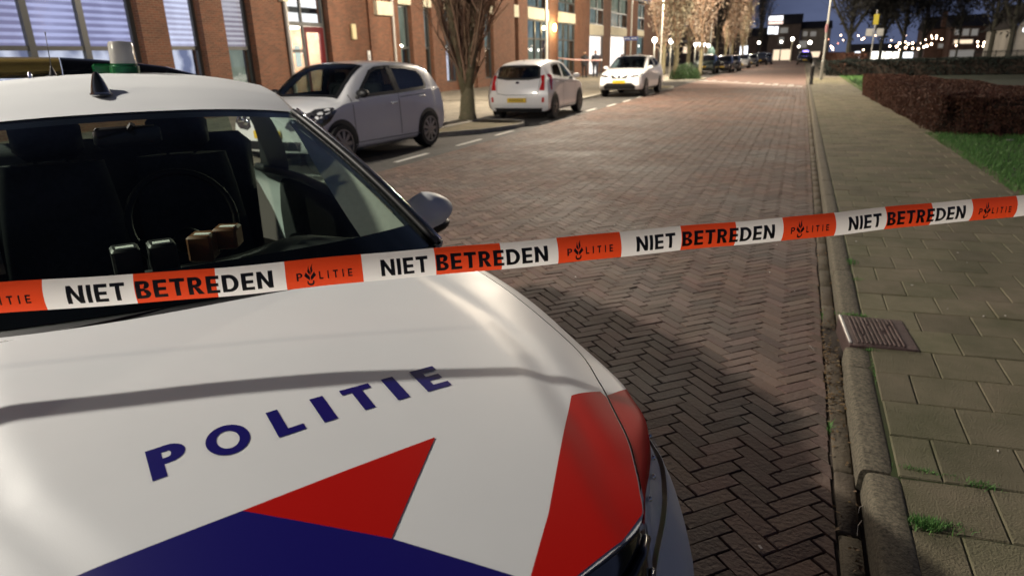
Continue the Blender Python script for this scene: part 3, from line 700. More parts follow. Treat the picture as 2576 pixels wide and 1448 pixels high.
# pillars: body-coloured outer strip with black seal, pale inner trim
for sg in (1, -1):
    mb = MB(); P = []
    for k in range(15):
        b = k/14; p = WS(sg*1.0, b); P.append([p+np.array([.012, 0, .004]), p+np.array([-.004, sg*.022, .012]), p+np.array([-.025, sg*.050, -.002]), p+np.array([-.06, sg*.062, -.035]), p+np.array([-.07, sg*.02, -.06])])
    mb.grid(np.array(P), flip=sg < 0); pl = mb.build('pillar', MT['paint'], PC, True)
    mb = MB(); mb.tube([WS(sg*1.0, k/14)+np.array([.010, sg*.002, .008]) for k in range(15)], .013, 8); mb.build('seal', MT['black'], pl, True)
    mb = MB(); mb.tube([WS(sg*1.0, k/14)+np.array([.0, sg*.026, .014]) for k in range(15)], .007, 8); mb.build('trim_strip', MT['chrome'], pl, True)
    mb = MB(); wv = [.165, .16, .155, .15, .142, .133, .122, .11, .097, .083, .067, .05, .033, .018, .006]
    mb.grid(np.array([[WS(sg*.985, k/14)+np.array([-.03, -sg*wv[k]*f, -.045-.10*f*wv[k]/.16]) for f in (0, .5, 1)] for k in range(1, 15)]), flip=sg > 0)
    mb.build('inner_trim', MT['trim'], pl, True)
    # side glass and black pillars, seen through the windscreen
    mb = MB(); belt = lambda x: np.array([x, sg*np.interp(-x, [.36, 1.2, 2.2, 2.93], [.83, .85, .845, .70]), np.interp(-x, [.3, 3], [.985, 1.03])])
    def topx(x):
        if x > -1.30: t = (x+.42)/(-1.30+.42); return WS(sg, min(1, max(0, t)))+np.array([-.05, sg*.03, -.04])
        e = roof(x, sg); return e+np.array([0, sg*.035, -.05])
    xw = np.linspace(-.46, -2.75, 50)
    mb.grid(np.array([[belt(x)*(1-t)+topx(x)*t+np.array([0, sg*.05*math.sin(math.pi*t), 0]) for t in np.linspace(0, 1, 8)] for x in xw]), flip=sg < 0)
    mb.build('side_window', MT['sglass'], PC, True)
    mb = MB()
    for xa, xb in ((-1.42, -1.58), (-2.35, -2.75), (-.78, -.83)):
        mb.grid(np.array([[belt(x)*(1-t)+topx(x)*t+np.array([0, sg*(.05*math.sin(math.pi*t)-.012), 0]) for t in np.linspace(0, 1, 8)] for x in np.linspace(xa, xb, 3)]))
    mb.tube([belt(x)+np.array([0, -sg*.03, .005]) for x in np.linspace(-.42, -2.75, 20)], .028, 8)
    mb.build('window_frame', MT['black'], PC, True)
mb = MB(); mb.grid(np.array([[np.array([-2.95-.02*(1-t), y*(1-t)+y*.86*t, 1.03+(1.55-1.03)*t]) for y in np.linspace(-.66, .66, 9)] for t in np.linspace(0, 1, 5)])); mb.build('rear_window', MT['sglass'], PC, True)
# interior
mb = MB()
D = [[np.array([Bp(a)[0]-.02, .77*a, .965-.02*a*a]) for a in np.linspace(-1, 1, 25)], [np.array([-.42-.10*a*a, .78*a, .975+.035*math.exp(-((a-.42)/.28)**2)]) for a in np.linspace(-1, 1, 25)], [np.array([-.66, .78*a, .965+.06*math.exp(-((a-.42)/.25)**2)]) for a in np.linspace(-1, 1, 25)], [np.array([-.76, .78*a, .90]) for a in np.linspace(-1, 1, 25)], [np.array([-.74, .78*a, .45]) for a in np.linspace(-1, 1, 25)]]
mb.grid(catmull(np.array(D).reshape(5, -1), 17).reshape(17, 25, 3), flip=True); mb.build('dashboard', MT['dash'], PC, True)
mb = MB(); mb.grid(np.array([[(x, y, .50) for y in (-.86, .86)] for x in (-.3, -2.9)])); mb.build('cabin_floor', MT['interior'], PC)
for sg in (1, -1):
    mb = MB(); mb.grid(np.array([[np.array([x, sg*.80, z]) for z in (.45, .7, .97)]+[np.array([x, sg*.83, .985])] for x in np.linspace(-.35, -2.9, 12)])); mb.build('door_trim', MT['interior'], PC, True)
MT['lining'] = mat('roof_lining', (.16, .16, .15), .9)
mb = MB(); mb.grid(np.array([[roof(x, -1+2*i/16, -.03) for i in range(17)] for x in np.linspace(-1.2, -2.95, 20)])); mb.build('roof_lining', MT['lining'], PC, True)
def seat(y, x):
    mb = MB()
    mb.box((x+.28, y, .62), (.52, .50, .16), 0, 0, .06)
    P = []
    for k in range(9):
        t = k/8; z = .66+.62*t; wd = .25-.05*t*t; xx = x-.02-.16*t
        P.append([np.array([xx+.06*math.cos(a)*(1+.3*math.cos(2*a)), y+wd*math.sin(a), z]) for a in np.linspace(0, 2*math.pi, 17)[:-1]])
    mb.grid(np.array(P), closed=True, flip=True); mb.poly(P[-1])
    mb.build('seat', MT['interior'], PC, True, 60)
    hb = MB(); hb.box((x-.20, y, 1.385), (.10, .27, .19), 0, 0, .045); hb.tube([(x-.19, y-.06, 1.25), (x-.20, y-.06, 1.34)], .007, 6); hb.tube([(x-.19, y+.06, 1.25), (x-.20, y+.06, 1.34)], .007, 6)
    hb.build('headrest', MT['interior'], PC, True, 60)
seat(-.44, -1.42); seat(.09, -1.42)
mb = MB(); mb.box((-2.2, -.1, .95), (.16, 1.3, .75), 0, 0, .06); mb.build('rear_seat', MT['interior'], PC, True, 60)
mb = MB(); ring = []
for k in range(33):
    a = 2*math.pi*k/32; ring.append((-.98-.10*math.sin(a), -.03+.20*math.cos(a), 1.08+.185*math.sin(a)))
mb.tube(ring, .015, 8, cap=False); mb.ell((-.94, -.03, 1.0), (.04, .06, .055), 12, 8)
for a in (-.35, math.pi+.35, -1.57): mb.tube([(-.94, -.03, 1.0), (-.98-.10*math.sin(a), -.03+.2*math.cos(a), 1.08+.185*math.sin(a))], .014, 6)
MT['wheelrim'] = mat('leather_rim', (.006, .006, .006), .5, spec=.2)
mb.build('steering_wheel', MT['wheelrim'], PC, True)
mb = MB(); mb.box((-1.02, -.17, 1.425), (.035, .24, .075), .15, 0, .015); mb.tube([(-1.0, -.15, 1.47), (-1.02, -.17, 1.44)], .012, 6); mb.build('rear_view_mirror', MT['black'], PC, True, 50)
MT['label'] = mat('white_sticker', (.85, .87, .83), .5); MT['tan'] = mat('tan_box', (.17, .062, .016), .6)
def gadget(x, y, z, m, rz, dx, dy, dz, nm):
    mb = MB(); mb.box((x, y, z), (dx, dy, dz), rz, 0, .008); o = mb.build(nm, m, PC, True, 40)
    m2 = MB(); m2.box((x+.012, y, z+dz/2+.001), (.030, dy*.62, .002), rz); m2.build('sticker', MT['label'], o)
gadget(-.50, -.285, 1.062, MT['black'], 0, .10, .085, .10, 'radio_unit'); gadget(-.50, -.175, 1.062, MT['black'], 0, .10, .085, .10, 'radio_unit')
gadget(-.56, -.035, 1.060, MT['tan'], -.45, .10, .085, .095, 'dash_box'); gadget(-.60, .06, 1.075, MT['tan'], -.45, .10, .085, .08, 'dash_box')
# door mirror, seen from the front
for sg in (1, -1):
    mb = MB()
    def sq(p):
        q = p.copy(); q[0] *= (1.0 if p[0] > 0 else .35); q[2] += .018*(q[1]*sg/.13); q[2] *= 1-.30*abs(q[1])/.165; return q
    mb.ell((-.76, sg*.955, 1.022), (.112, .148, .098), 24, 14, squash=sq); mir = mb.build('door_mirror', MT['paint'], PC, True)
    mb = MB(); mb.ell((-.765, sg*.955, .970), (.096, .136, .058), 20, 10, squash=lambda p: np.array([p[0]*(1 if p[0] > 0 else .4), p[1], p[2]*(.5 if p[2] > 0 else 1)])); mb.tube([(-.76, sg*.92, .975), (-.74, sg*.82, .965)], [.03, .035], 8); mb.build('mirror_base', MT['black'], mir, True)
    mb = MB(); mb.box((-.70, sg*.85, 1.03), (.02, .012, .05), 0, 0, .005); mb.build('indicator', mat('amber_tint', (.7, .35, .03), .2), mir)
# roof equipment
def on_roof(x, y, dz=0): f = y/np.interp(-x, [-q for q in RX], RW); return roof(x, f, dz)
b = on_roof(-1.50, -.205); mb = MB(); P = []
for k in range(10):
    t = k/9; z = .092*t; x0 = .11*(1-t)**1.4-.065*t; x1 = -.09-.03*t; wd = .034*(1-t)**.7+.007
    c = (x0+x1)/2; hx = max((x0-x1)/2, .008)
    P.append([b+np.array([c+hx*math.cos(a), wd*math.sin(a), z+.004*0]) for a in np.linspace(0, 2*math.pi, 15)[:-1]])
mb.grid(np.array(P), closed=True); mb.poly(P[-1]); mb.ell(b+np.array([.0, 0, .0]), (.13, .046, .014), 16, 6); mb.build('shark_fin_antenna', MT['black_gloss'], PC, True, 60)
MT['beacon'] = mat('beacon_lens', (.62, .60, .55), .15, trans=.35, coat=.6); MT['greenlens'] = mat('green_lens', (.004, .09, .022), .2, coat=.6)
b = on_roof(-2.38, -.018)
mb = MB(); mb.lathe(b+np.array([0, 0, -.02]), [(.074, 0), (.074, .055), (.066, .06), (.066, .07)], 20); bc = mb.build('beacon', MT['greenlens'], PC, True, 40)
mb = MB(); mb.lathe(b+np.array([0, 0, .05]), [(.066, 0), (.064, .03), (.062, .10), (.056, .112), (.02, .116)], 24); mb.build('beacon_lens', MT['beacon'], bc, True, 40)
b = on_roof(-2.38, -.355); mb = MB(); mb.lathe(b, [(.022, -.01), (.016, .02), (.006, .05), (.0035, .06)], 12); mb.tube([b+np.array([0, 0, .055]), b+np.array([0, .006, .215])], [.0025, .0015], 6); mb.tube([b+np.array([0, .006, .212]), b+np.array([0, .0065, .225])], .003, 6); mb.build('whip_antenna', MT['black'], PC, True)
b = on_roof(-2.36, -.455); mb = MB(); mb.lathe(b, [(.015, -.01), (.012, .02), (.009, .035), (.004, .045)], 10); mb.build('antenna_stub', MT['chrome'], PC, True)
# light bar behind
MT['barsheen'] = mat('bar_gold_sheen', (.17, .12, .035), .25, coat=.6)  # gold reflection of the warm lamp, put into the bar's colour
def bar(y0, y1, nm, m, par=None):
    mb = MB(); P = []
    for y in np.linspace(y0, y1, 26):
        zt = np.interp(y, [-.95, -.58, -.3, -.125, .1, .25, .37, .42], [1.730, 1.742, 1.740, 1.728, 1.708, 1.685, 1.650, 1.635]); zb = 1.628; xb = -2.78-.05*(y+.2)**2
        P.append([(xb, y, zb), (xb+.075, y, zb+(zt-zb)*.35), (xb+.05, y, zb+(zt-zb)*.8), (xb-.03, y, zt), (xb-.16, y, zt-.01), (xb-.2, y, zb)])
    mb.grid(np.array(P), closed=True); mb.poly(P[0]); mb.poly(P[-1][::-1]); return mb.build(nm, m, par or PC, True, 50)
lb = bar(-.30, .42, 'light_bar', MT['black_gloss']); bar(-.95, -.305, 'amber_tint', MT['barsheen'], lb); mb = MB()
mb.box((-2.71, -.10, 1.672), (.03, .11, .058), 0, 0, .01); mb.build('green_lens', MT['greenlens'], lb)
# the offside flank lies farther out than the near one seen from here: one smooth lateral stretch of the shell
for o in list(PC.children_recursive):
    if o.type == 'MESH' and o.name.split('.')[0] in ('hood', 'hood_edge', 'body', 'windscreen', 'windscreen_border', 'cowl', 'roof', 'roof_lining', 'pillar', 'seal', 'trim_strip', 'inner_trim', 'side_window', 'window_frame', 'rear_window', 'dashboard', 'cabin_floor', 'door_trim', 'door_mirror', 'mirror_base', 'indicator', 'wiper'):
        for v in o.data.vertices:
            if v.co.y < 0: v.co.y *= 1+.30*sm((1.1-v.co.x)/1.6)
        o.data.update()
# wheels
def wheel_at(par, x, y, r, wd, sg, rimm, spokes=5, nm='wheel'):
    mb = MB(); mb.lathe((x, y-wd/2, r), [(r*.62, 0), (r*.93, 0), (r, wd*.14), (r, wd*.86), (r*.93, wd), (r*.62, wd)], 28, axis='y', cap=False); wl = mb.build(nm, MT['rubber'], par, True, 40)
    mb = MB(); yo = y+sg*wd*.46
    mb.lathe((x, yo-.01, r), [(r*.71, 0), (r*.71, .022), (r*.64, .022), (r*.62, 0)], 28, axis='y', cap=False)
    mb.lathe((x, yo-.005, r), [(r*.16, -.02), (r*.16, .012), (r*.05, .016)], 16, axis='y')
    for k in range(spokes):
        a = 2*math.pi*k/spokes+.3; ca, sa = math.cos(a), math.sin(a); q = lambda rr, ww, dy: (x+ca*rr-sa*ww, yo+dy*sg, r+sa*rr+ca*ww)
        mb.add([q(r*.12, -r*.07, 0), q(r*.12, r*.07, 0), q(r*.66, r*.10, -.012), q(r*.66, -r*.10, -.012), q(r*.12, -r*.07, .012), q(r*.12, r*.07, .012), q(r*.66, r*.10, .004), q(r*.66, -r*.10, .004)], [(4, 5, 6, 7), (0, 1, 5, 4), (1, 2, 6, 5), (2, 3, 7, 6), (3, 0, 4, 7)])
    mb.build('rim', rimm, wl, True, 40)
    mb = MB(); mb.lathe((x, y+sg*.02, r), [(r*.66, -.01), (r*.66, .01)], 24, axis='y'); mb.build('brake_disc', MT['dark_metal'], wl)
    return wl
for sg in (1, -1):
    for x, yy in ((.42, .855), (-2.18, .83)): wheel_at(PC, x, yy if sg > 0 else -yy*(1+.30*sm((1.1-x)/1.6))+.02, .33, .22, sg, MT['alloy'])

# ------------------------------------------------------------------ barrier tape across the foreground
MT['tape_white'] = mat('tape_white', (.88, .87, .84), .45, var=.03, vscale=4); MT['tape_red'] = mat('tape_red', (.80, .065, .018), .42)
for k in ('tape_white', 'tape_red'):
    m = MT[k]; n = m.node_tree; b = n.nodes['Principled BSDF']; o = n.nodes['Material Output']; tr = n.nodes.new('ShaderNodeBsdfTranslucent'); mx = n.nodes.new('ShaderNodeMixShader'); mx.inputs[0].default_value = .52
    tr.inputs[0].default_value = (.92, .90, .87, 1) if 'white' in k else (.85, .08, .02, 1)
    n.links.new(b.outputs[0], mx.inputs[1]); n.links.new(tr.outputs[0], mx.inputs[2]); n.links.new(mx.outputs[0], o.inputs[0])
TW = .0765
T0 = np.array([-1.154, 1.236, 1.168]); T1 = np.array([-.575, 1.685, 1.166]); TD = T1-T0
def tape(s_, v, off=0.0):           # s along (print repeats), v in -.5 .. .5 up
    c = T0+TD*s_; c[2] += -.003*s_+.0016*s_*s_*.6+.012*max(0, -s_-.2)
    d = TD/np.linalg.norm(TD); tilt = .20-.25*max(0, s_-2.2)+.11*math.sin(2.3*s_+.6)+.05*math.sin(6.1*s_); c[2] += .0016*math.sin(5.3*s_)+.0008*math.sin(13*s_); up = np.array([0, 0, 1.0]); nrm = np.cross(d, up); nrm /= np.linalg.norm(nrm)
    th = v*1.15; r = TW/1.05
    lo = np.array([math.sin(th)*r*.92, (math.cos(th)-1)*r*(.9+.1*math.sin(s_*3))])
    lo = np.array([lo[0]*math.cos(tilt)-lo[1]*math.sin(tilt)*0, lo[1]-lo[0]*math.sin(tilt)])
    return c+up*lo[0]+nrm*(lo[1]+off)
mb = MB(); S0, S1, DS = -4.0, 7.0, .0125
n_ = int((S1-S0)/DS)
for i in range(n_):
    a, b = S0+i*DS, S0+(i+1)*DS; f = ((a+b)/2) % 1.0
    mi = 1 if (f < .2645 or .525 <= f < .7715) else 0
    mb.grid(np.array([[tape(a, -.5+j/10) for j in range(11)], [tape(b, -.5+j/10) for j in range(11)]]), mi, flip=False)
tp = tag(mb.build('barrier_tape', [MT['tape_white'], MT['tape_red']], None, True, weld=True), 'red and white barrier tape with black lettering stretched across the foreground over the police car', 'barrier tape')
def tape_text(mb, word, s0, s1, v0, hgt, s, b, gapf=.14, wl=1.0):
    gl = [glyph(c, s, b) for c in word]; tot = sum(w_ for _, w_ in gl)+gapf*(len(word)-1); k = (s1-s0)/tot; x = 0
    for polys, w_ in gl:
        drape(mb, [[(s0+(x+u)*k, v0+v*hgt) for u, v in pl] for pl in polys], lambda a, c: tape(a, c, .0009), .05)
        x += w_+gapf
mb = MB()
for r_ in range(-2, 5):
    tape_text(mb, 'NIET', r_+.327, r_+.497, -.315, .58, .22, .19)
    tape_text(mb, 'BETREDEN', r_+.528, r_+.958, -.315, .58, .23, .19)
    tape_text(mb, 'P', r_+.036, r_+.056, -.20, .27, .2, .18); tape_text(mb, 'LITIE', r_+.112, r_+.226, -.20, .27, .2, .19, .62)
    tw = lambda a, c: tape(a, c, .0009); cx = r_+.082
    def em(pts): drape(mb, [[(cx+u*.020, -.07+v*.27) for u, v in pts]], tw, .02)
    for q in band(arc(0, -.78, .62, .52, 150, 390, 16), arc(0, -.74, .36, .26, 150, 390, 16)): em(q)
    em([(-1, .12), (-.1, -.55), (-.05, -.05), (-.7, .55)]); em([(1, .12), (.1, -.55), (.05, -.05), (.7, .55)])
    em([(-.45, .62), (-.1, .2), (.05, .5), (-.12, .95), (-.15, 1.35)]); em([(.0, .15), (.5, .7), (.42, 1.1), (.55, 1.55), (.1, 1.0), (.12, .55)])
mb.build('lettering', MT['ink'], tp)
# ------------------------------------------------------------------ parked cars
QQ_ = None
def make_car(name, label, group, loc, rz, sp, paint, detail=True):
    t = empty(name, loc, rz, label, 'car', group)
    stn = np.array(sp['st'], float); n = 9*len(stn)
    dense = catmull(stn, n)
    def ring(s):
        x, zt, wt, zb, wb, wm, zs = s
        pts = [(0, zt), (.5*wt, zt-.008), (.84*wt, zt-.030), (wt, zt-.075), ((wt*.45+wb*.55), zt*.5+zb*.5-.03), (wb, zb), (wb+.018, zb-.035), (wm, zb*.55+zs*.45), (wm+.004, zs+.18), (wm-.02, zs+.05), (wm-.10, zs)]
        return catmull(np.array(pts), 41)
    rings = np.array([ring(s) for s in dense]); xs = dense[:, 0]
    zf, xf = np.array(sp['xf']).T; zr, xr = np.array(sp['xr']).T
    P = np.zeros((n, 41, 3)); P[:, :, 0] = xs[:, None]; P[:, :, 1:] = rings
    P[0, :, 0] = np.interp(P[0, :, 2], zf, xf); P[-1, :, 0] = np.interp(P[-1, :, 2], zr, xr)
    bf, br = sp['bulge']
    def facept(ringp, bl, y, z):
        o = np.argsort(ringp[:, 2]); hw = np.interp(z, ringp[o, 2], ringp[o, 1]); x0 = np.interp(z, ringp[o, 2], ringp[o, 0]); f = min(1, abs(y)/max(hw, .05))
        return x0+bl*(1-f*f)
    fr = lambda y, z, d=.006: (facept(P[0], bf, y, z)+d, y, z)
    bk = lambda y, z, d=.006: (facept(P[-1], -br, y, z)-d, y, z)
    def side(sg, d=.006):
        def fn(x, z):
            i = int(np.clip(np.searchsorted(-xs, -x), 1, n-2)); t_ = (x-xs[i-1])/(xs[i]-xs[i-1]+1e-9); rg = rings[i-1]*(1-t_)+rings[i]*t_
            lo = rg[int(np.argmax(rg[:, 1] >= rg[:, 0].max()*.7)):]
            q = rg[10:]; o = np.argsort(q[:, 1]); return (x, sg*(np.interp(z, q[o, 1], q[o, 0])+d), z)
        return fn
    def top(x, y, d=.006):
        i = int(np.clip(np.searchsorted(-xs, -x), 1, n-2)); t_ = (x-xs[i-1])/(xs[i]-xs[i-1]+1e-9); rg = rings[i-1]*(1-t_)+rings[i]*t_
        return (x+d*.6, y, np.interp(abs(y), rg[:16, 0], rg[:16, 1])+d)
    wsx0, wsx1 = sp['ws']; ww0, ww1 = sp['wsw']
    wpoly = [(wsx0, -ww0), (wsx0+.035, -ww0*.5), (wsx0+.045, 0), (wsx0+.035, ww0*.5), (wsx0, ww0), (wsx1, ww1), (wsx1+.03, 0), (wsx1, -ww1)]
    def inside(pt, pl):
        c = False
        for i in range(len(pl)):
            (xa, ya), (xb, yb) = pl[i], pl[i-1]
            if (ya > pt[1]) != (yb > pt[1]) and pt[0] < (xb-xa)*(pt[1]-ya)/(yb-ya)+xa: c = not c
        return c
    def inset(pl, d):
        a = np.array(pl); c = a.mean(0); o = []
        for i in range(len(a)):
            e0 = a[i]-a[i-1]; e1 = a[(i+1) % len(a)]-a[i]; n0 = np.array([-e0[1], e0[0]])/np.linalg.norm(e0); n1 = np.array([-e1[1], e1[0]])/np.linalg.norm(e1)
            m_ = n0+n1; m_ /= np.linalg.norm(m_)+1e-9
            if m_@(c-a[i]) < 0: m_ = -m_
            o.append(tuple(a[i]+m_*min(d/max(.35, abs(m_@n0)), .35*np.linalg.norm(c-a[i]))))
        return o
    mb = MB()
    for sg in (1, -1): mb.grid(P*[1, sg, 1], flip=sg < 0)
    for rp, bl, fl in ((P[0], bf, False), (P[-1], -br, True)):
        fc = np.array([[(rp[k, 0]+bl*(1-j*j), rp[k, 1]*j, rp[k, 2]) for j in np.linspace(1, -1, 25)] for k in range(41)])
        o0 = len(mb.f); mb.grid(fc, flip=fl)
        if detail and fl:
            keep = [i for i in range(len(mb.f)) if i < o0 or not inside(tuple(np.mean([mb.v[q] for q in mb.f[i]], axis=0)[1:]), inset(sp['rw'], .025))]
            mb.f = [mb.f[i] for i in keep]; mb.m = [mb.m[i] for i in keep]
    if detail:
        keep = []; nf = (n-1)*40; iw = inset(wpoly, .025); sw = [inset(p_, .02) for p_ in sp['side']]
        for i, f in enumerate(mb.f):
            if i < 2*nf:
                c = np.mean([mb.v[q] for q in f], axis=0); k = (i % nf) % 40
                if k < 14 and inside((c[0], c[1]), iw): continue
                if k >= 9 and c[2] > .9 and any(inside((c[0], c[2]), p_) for p_ in sw): continue
            keep.append(i)
        mb.f = [mb.f[i] for i in keep]; mb.m = [mb.m[i] for i in keep]
    mb.grid(np.array([P[:, -1], P[:, -1]*[1, -1, 1]]))
    mb.build('body', paint, t, True, 55, weld=True)
    def patch(nm, polys, fn, m, par=None, cell=.06):
        q = MB(); drape(q, polys, fn, cell); return q.build(nm, m, par or t, True, 60)
    mir = lambda pl: [(-a, b) for a, b in pl]
    gl = MT['cglass'] if detail else MT['carglass']
    def framed(nm, pl, fn, fn2, m, d=.05):
        o = patch(nm, [pl], fn, m)
        if detail:
            q = inset(pl, d); k = len(pl); patch('window_border', [[pl[i], pl[(i+1) % k], q[(i+1) % k], q[i]] for i in range(k)], fn2, MT['black'], o, .05)
    framed('windscreen', wpoly, top, lambda x, y: top(x, y, .010), gl, .055)
    for sg in (1, -1):
        for wi, pl in enumerate(sp['side']): framed('side_window', pl, side(sg), side(sg, .010), gl if wi == 0 or not detail else MT['dglass'], .045)
        if 'bp' in sp: patch('window_trim', [sp['bp']], side(sg, .013), MT['black'])
    framed('rear_window', sp['rw'], bk, lambda y, z: bk(y, z, .010), gl if not detail else MT['dglass'], .05)
    if detail:
        q = MB(); q.box((-.1, 0, .42), (2.3, 1.3, .06)); q.build('cabin_floor', MT['interior'], t)
        q = MB(); q.box((wsx0-.22, 0, sp['st'][3][1]-.13), (.42, 1.34, .16), 0, 0, .05); q.build('dashboard', MT['interior'], t, True, 50)
        for yy in (.34, -.34):
            q = MB(); q.box((.02, yy, .58), (.5, .46, .18), 0, 0, .06); q.box((-.26, yy, .86), (.14, .44, .56), 0, 0, .06); q.build('seat', MT['interior'], t, True, 50)
            q = MB(); q.box((-.32, yy, 1.22), (.09, .24, .16), 0, 0, .04); q.build('headrest', MT['interior'], t, True, 50)
        q = MB(); q.box((-1.0, 0, .80), (.16, 1.2, .5), 0, 0, .06); q.build('rear_seat', MT['interior'], t, True, 50)
        q = MB(); rg_ = [(wsx0-.46+.05*math.sin(a), .36+.18*math.cos(a), sp['st'][3][1]-.04+.17*math.sin(a)) for a in np.linspace(0, 2*math.pi, 21)]; q.tube(rg_, .014, 6, cap=False); q.build('steering_wheel', MT['black'], t, True)
    for sg in (1, -1):
        f = (lambda pl: pl) if sg > 0 else mir
        h_ = patch('headlight', [f(sp['hl'])], fr, MT['hl_black'], None, .05)
        if detail:
            q = MB()
            for (y, z, r) in sp.get('hlb', []): q.ell(fr(sg*y, z, .004), (.02, r, r), 12, 8)
            if q.v: q.build('reflector', MT['chrome'], h_, True)
        patch('tail_light', [f(sp['tl'])], lambda y, z: bk(y, z, .012), MT['redlens'], None, .05)
        if 'tls' in sp: patch('tail_light', [sp['tls']], side(sg, .012), MT['redlens'], None, .05)
        if 'hls' in sp: patch('headlight', [sp['hls']], side(sg, .010), MT['hl_black'], None, .05)
        if 'refl' in sp: patch('reflector', [f(sp['refl'])], lambda y, z: bk(y, z, .012), MT['redlens'], None, .05)
        if 'clad' in sp: patch('sill_cladding', [sp['clad']], side(sg, .0025), MT['black'], None, .08)
        for wx, r in sp['wheels']:
            ap = arc(wx, r, r*1.17, r*1.17, -25, 205, 22); patch('wheel_arch', [ap], side(sg, .004), MT['black'], None, .08)
            yb = abs(side(1)(wx, r*1.5)[1]); wheel_at(t, wx, sg*(yb-.095), r, .215, sg, sp.get('rim', MT['alloy']), sp.get('spokes', 5))
        if detail:
            q = MB(); mx, mz = sp['mirror']; yb = abs(side(1)(mx, mz)[1])
            q.ell((mx, sg*(yb+.11), mz+.04), (.07, .11, .065), 16, 10); q.tube([(mx+.02, sg*(yb-.02), mz-.03), (mx+.01, sg*(yb+.06), mz)], .022, 6); q.build('door_mirror', sp.get('mirm', paint), t, True)
            for hx, hzz in sp.get('handles', []):
                p = side(sg, .02)(hx, hzz); q = MB(); q.box(p, (.17, .022, .028), 0, 0, .008); q.build('door_handle', paint, t, True)
            for sx in sp.get('seams', []):
                q = MB(); fn = side(sg, .0035); zz = np.linspace(sp['st'][0][6]+.08, 1.0, 10); q.grid(np.array([[fn(sx-.006, z) for z in zz], [fn(sx+.006, z) for z in zz]])); q.build('door_seam', MT['black'], t, True)
    if 'grille' in sp:
        for g in sp['grille']: patch('grille', [g], lambda y, z: fr(y, z, .008), MT['black'], None, .06)
    if detail:
        q = MB(); b_ = top(-1.28, 0, .0); 
        q.tube([(b_[0], 0, b_[2]-.01), (b_[0]-.05, 0, b_[2]+.10)], [.006, .003], 6); q.build('roof_aerial', MT['black'], t, True)
        bs = sp.get('bseam', [])
        for a_, c_ in zip(bs[:-1], bs[1:]):
            d_ = np.array(c_)-np.array(a_); l_ = np.linalg.norm(d_); n_ = np.array([-d_[1], d_[0]])/l_*.005
            patch('panel_seam', [[tuple(np.array(a_)-n_), tuple(np.array(c_)-n_), tuple(np.array(c_)+n_), tuple(np.array(a_)+n_)]], lambda y, z: bk(y, z, .004), MT['black'], None, .06)
        for ln in sp.get('sline', []):
            for sg in (1, -1):
                for a_, c_ in zip(ln[:-1], ln[1:]):
                    d_ = np.array(c_)-np.array(a_); l_ = np.linalg.norm(d_); n_ = np.array([-d_[1], d_[0]])/l_*.005
                    patch('panel_seam', [[tuple(np.array(a_)-n_), tuple(np.array(c_)-n_), tuple(np.array(c_)+n_), tuple(np.array(a_)+n_)]], side(sg, .004), MT['black'], None, .06)
    if 'lowrear' in sp: patch('rear_valance', [sp['lowrear']], lambda y, z: bk(y, z, .01), MT['black'], None, .06)
    if 'badge' in sp:
        for g in sp['badge']: patch('badge', [g], lambda y, z: fr(y, z, .016), MT['chrome'], None, .05)
    if 'chr' in sp: 
        for g in sp['chr']: patch('badge', [g], lambda y, z: bk(y, z, .016), MT['chrome'], None, .05)
    for which, z in sp['plates']:
        fn = fr if which == 'f' else bk; q = MB(); x0 = fn(.25, z, 0)[0]; x1 = fn(0, z, 0)[0]; xx = (max(x0, x1)+.02) if which == 'f' else (min(x0, x1)-.02)
        q.box((xx, 0, z), (.012, .52, .11), 0, 0, .004); pl = q.build('number_plate', MT['plate'], t)
        if detail:
            q = MB(); r2 = random.Random(int(abs(loc[1])*100)); y = -.19; sg = 1 if which == 'f' else -1
            xo = xx+.0085*sg
            for k in range(6):
                for (a, b, c, d) in ((0, -.03, .012, .03), (.026, -.03, .038, .03), (.012, .018, .026, .03)): q.quad((xo, sg*(y+a), z+b), (xo, sg*(y+c), z+b), (xo, sg*(y+c), z+d), (xo, sg*(y+a), z+d))
                y += .066
            q.build('plate_text', MT['ink'], pl)
    t.scale = (sp.get('k', 1.0),)*3
    return t
MT['carglass'] = mat('dark_car_glass', (.010, .013, .020), .06, spec=.6, coat=.6)
MT['hl_black'] = mat('headlamp_glass', (.10, .10, .11), .12, metal=.6, coat=.8, var=.6, vscale=14)
